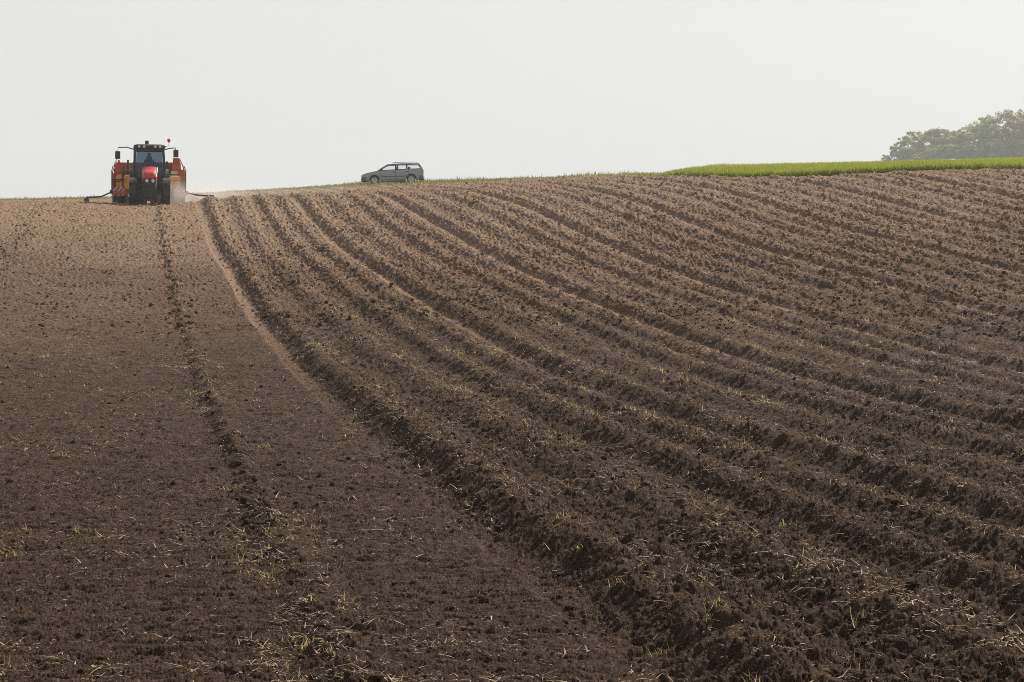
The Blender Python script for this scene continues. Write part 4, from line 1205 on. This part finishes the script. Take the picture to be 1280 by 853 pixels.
# ------------------------------------------------------------------ the far wood
BARK = mat('grey bark', (0.10, 0.085, 0.07), 0.9, noise_amt=0.4, noise_scale=3)
def leaf_mat(name, a, b):
    return blade_material(name, a, b, 0.5)
LEAF = [leaf_mat('olive spring leaves', (0.13, 0.14, 0.04), (0.66, 0.64, 0.17)), leaf_mat('grey green leaves', (0.095, 0.13, 0.055), (0.46, 0.52, 0.17)), leaf_mat('russet buds and leaves', (0.14, 0.11, 0.05), (0.52, 0.42, 0.16))]
def tree(name, label, cat, px, r, h, w, kind, dens, seed, base_frac=0.2, group=None):
    g = np.random.default_rng(seed)
    phi, psi = ray(px)
    x, y = r * math.sin(psi), r * math.cos(psi)
    t = thing(name, label, cat, (x, y, float(base(x, y)) - 0.1), (0, 0, 0), group)
    tr = MB()
    rad = 0.018 * h + 0.04
    lean = g.normal(0, 0.03 * h, 2)
    stem = [(0, 0, 0), (lean[0] * 0.3, lean[1] * 0.3, h * 0.3), (lean[0] * 0.7, lean[1] * 0.7, h * 0.6), (lean[0], lean[1], h * 0.88)]
    for i in range(3):
        tr.tube([stem[i], stem[i + 1]], rad * (1 - 0.3 * i), 6)
    tips = []
    nb = int(9 + h * 0.5)
    for i in range(nb):
        z0 = h * (base_frac + (0.78 - base_frac) * g.random())
        a = g.random() * 2 * math.pi
        k = z0 / h
        env = w * 0.5 * (0.45 + 0.75 * math.sin(math.pi * min(1, (k - base_frac) / (1 - base_frac) * 0.75 + 0.22)))
        ln = env * (0.55 + 0.55 * g.random())
        p0 = Vector((lean[0] * k, lean[1] * k, z0)); p2 = p0 + Vector((math.cos(a) * ln, math.sin(a) * ln, ln * (0.25 + 0.5 * g.random())))
        p1 = (p0 + p2) / 2 + Vector((0, 0, 0.08 * h * (g.random() - 0.3)))
        tr.tube([p0, p1, p2], rad * 0.30, 5)
        tips += [(p1 + p2) / 2, p2]
        for _ in range(4):
            q = p2 + Vector(g.normal(0, 1, 3) * np.array([1, 1, 0.55])) * 0.14 * w; tr.tube([p1, q], rad * 0.16, 4); tips.append(q)
    tips.append(Vector((lean[0], lean[1], h * 0.90)))
    tr.build('trunk', BARK, t)
    # leaves: clumps about the limb ends, each clump its own light or dark tone
    n_leaf = int(dens * 8000)
    T_ = np.array([p[:] for p in tips])
    ci = g.integers(0, len(T_), n_leaf)
    cs = 0.046 * w * (0.5 + 1.5 * g.random(len(T_))) + 0.017 * h
    tone = g.random(len(T_))
    d = g.normal(0, 1, (n_leaf, 3)); d /= np.linalg.norm(d, axis=1, keepdims=True); d *= (g.random(n_leaf) ** 0.45)[:, None]
    P_ = T_[ci] + d * cs[ci][:, None] * np.array([1.25, 1.25, 0.85])
    P_[:, 2] = np.clip(P_[:, 2], 0.2, h * 1.02)
    s = (0.18 + 0.34 * g.random(n_leaf) ** 1.5) * (h / 18) ** 0.35
    u = unit(g.normal(0, 1, (n_leaf, 3))); v = unit(np.cross(u, g.normal(0, 1, (n_leaf, 3))))
    V = np.stack([P_ - u * s[:, None], P_ - v * s[:, None] * 0.6, P_ + u * s[:, None], P_ + v * s[:, None] * 0.6], 1)
    Fq = np.arange(n_leaf * 4).reshape(-1, 4)
    o = np_mesh('crown', V.reshape(-1, 3), Fq, LEAF[kind], attrs={'tint': np.repeat(np.clip(0.65 * tone[ci] + 0.35 * g.random(n_leaf), 0, 1), 4)})
    o.parent = t
    return t
WD = 690.0
def wh(px, ytop, r):
    phi, psi = ray(px)
    x, y = r * math.sin(psi), r * math.cos(psi)
    return EYE + (YH - ytop) / F * r * math.cos(phi) - float(base(x, y))
GRP = 'trees of the far wood'
MASS = 'hazy broadleaf tree merging into the row of the far wood behind the green crop'
tree('bush', 'low thin bush standing apart at the left end of the far wood', 'bush', 1108.5, 684, wh(1108, 200.0, 684), 3.6, 1, 0.18, 3, 0.1)
tree('broadleaf_tree', 'small dark tree forming the low left end of the far wood', 'tree', 1118.5, WD, wh(1118.5, 185, WD), 8.5, 1, 1.0, 11, 0.08)
tree('broadleaf_tree', 'second tree of the far wood from its left end, taller than the end tree', 'tree', 1136, WD + 6, wh(1136, 169.5, WD), 9.5, 1, 1.2, 12, 0.1)
tree('broadleaf_tree', 'reddish brown budding tree in the left part of the far wood', 'tree', 1169, WD, wh(1169, 158.5, WD), 11.0, 2, 1.2, 14, 0.12)
tree('broadleaf_tree', 'open-crowned tree poking above the middle of the far wood, sky showing through', 'tree', 1228, WD - 8, wh(1228, 147.0, WD), 10.0, 1, 0.65, 18, 0.52)
tree('broadleaf_tree', 'tallest thin-crowned tree of the far wood, at the right edge of the photo', 'tree', 1277, WD - 6, wh(1277, 132.0, WD), 12.0, 2, 0.65, 22, 0.45)
for i, (px, yt, w, k, dr) in enumerate(((1152, 165.5, 11, 0, 10), (1185, 161, 10, 1, 8), (1198, 163, 11, 0, -4), (1210, 157.5, 11, 0, 6), (1222, 168, 11, 0, -12), (1236, 163, 11, 0, 14), (1246, 155.5, 11.5, 0, 0), (1258, 152, 11, 2, 8), (1268, 154, 11, 0, -10), (1286, 149, 12, 0, 6),
                                        (1300, 146, 13, 0, 0), (1318, 144, 13, 1, 5), (1338, 146, 13, 0, 0), (1142, 186, 8, 1, -10), (1160, 184, 9, 0, -14), (1178, 182, 9, 1, -16), (1194, 184, 9, 1, -18), (1212, 182, 9, 1, -18), (1231, 184, 9, 1, -18), (1249, 180, 9, 1, -16), (1266, 180, 9, 1, -18), (1284, 178, 9, 1, -16))):
    tree('broadleaf_tree', MASS, 'tree', px, WD + dr, wh(px, yt, WD + dr), w * (1 if yt < 170 else 1.25), k, 1.15 if yt < 170 else 1.5, 40 + i, 0.12 if yt < 170 else 0.0, GRP)

# ------------------------------------------------------------------ dust thrown up behind the tractor, drifting to the right
def build_dust(loc, size, dens, name='dust_cloud'):
    bm = bmesh.new()
    bmesh.ops.create_icosphere(bm, subdivisions=3, radius=1.0)
    me = bpy.data.meshes.new(name); bm.to_mesh(me); bm.free()
    o = bpy.data.objects.new(name, me); COL.objects.link(o)
    o.location = loc
    o.scale = size
    m = bpy.data.materials.new('blowing dust'); m.use_nodes = True
    nt = m.node_tree; nt.nodes.clear(); N = nt.nodes; L = nt.links
    out = N.new('ShaderNodeOutputMaterial'); v = N.new('ShaderNodeVolumePrincipled')
    v.inputs['Color'].default_value = (0.88, 0.83, 0.77, 1); v.inputs['Anisotropy'].default_value = 0.3
    tc = N.new('ShaderNodeTexCoord')
    ln = N.new('ShaderNodeVectorMath'); ln.operation = 'LENGTH'
    off = N.new('ShaderNodeVectorMath'); off.operation = 'ADD'; off.inputs[1].default_value = (0.22, 0.25, 0.28)
    L.new(tc.outputs['Object'], off.inputs[0])
    L.new(tc.outputs['Object'], ln.inputs[0])
    fall = N.new('ShaderNodeMapRange'); fall.interpolation_type = 'SMOOTHSTEP'
    for k_, v_ in (('From Min', 0.15), ('From Max', 0.98), ('To Min', 1.0), ('To Max', 0.0)): fall.inputs[k_].default_value = v_
    L.new(ln.outputs['Value'], fall.inputs['Value'])
    nz = N.new('ShaderNodeTexNoise'); nz.inputs['Scale'].default_value = 2.4; nz.inputs['Detail'].default_value = 4
    L.new(tc.outputs['Object'], nz.inputs['Vector'])
    mr = N.new('ShaderNodeMapRange'); mr.inputs['From Min'].default_value = 0.3; mr.inputs['From Max'].default_value = 0.7; mr.inputs['To Min'].default_value = 0.15; mr.inputs['To Max'].default_value = 1.6
    L.new(nz.outputs['Fac'], mr.inputs['Value'])
    a = N.new('ShaderNodeMath'); a.operation = 'MULTIPLY'; L.new(fall.outputs['Result'], a.inputs[0]); L.new(mr.outputs['Result'], a.inputs[1])
    b = N.new('ShaderNodeMath'); b.operation = 'MULTIPLY'; b.inputs[1].default_value = dens; L.new(a.outputs[0], b.inputs[0])
    L.new(b.outputs[0], v.inputs['Density'])
    L.new(v.outputs[0], out.inputs['Volume'])
    me.materials.append(m)
    o['kind'] = 'stuff'
    return o
build_dust((TX + 1.25, TY + 3.9, TZ + 0.55), (1.25, 1.6, 1.45), 0.75)
build_dust((TX + 3.4, TY + 9.0, TZ + 0.9), (2.6, 3.4, 1.3), 0.16)
build_dust((TX + 10.0, TY + 21.0, TZ + 1.2), (10.0, 9.0, 1.5), 0.06)
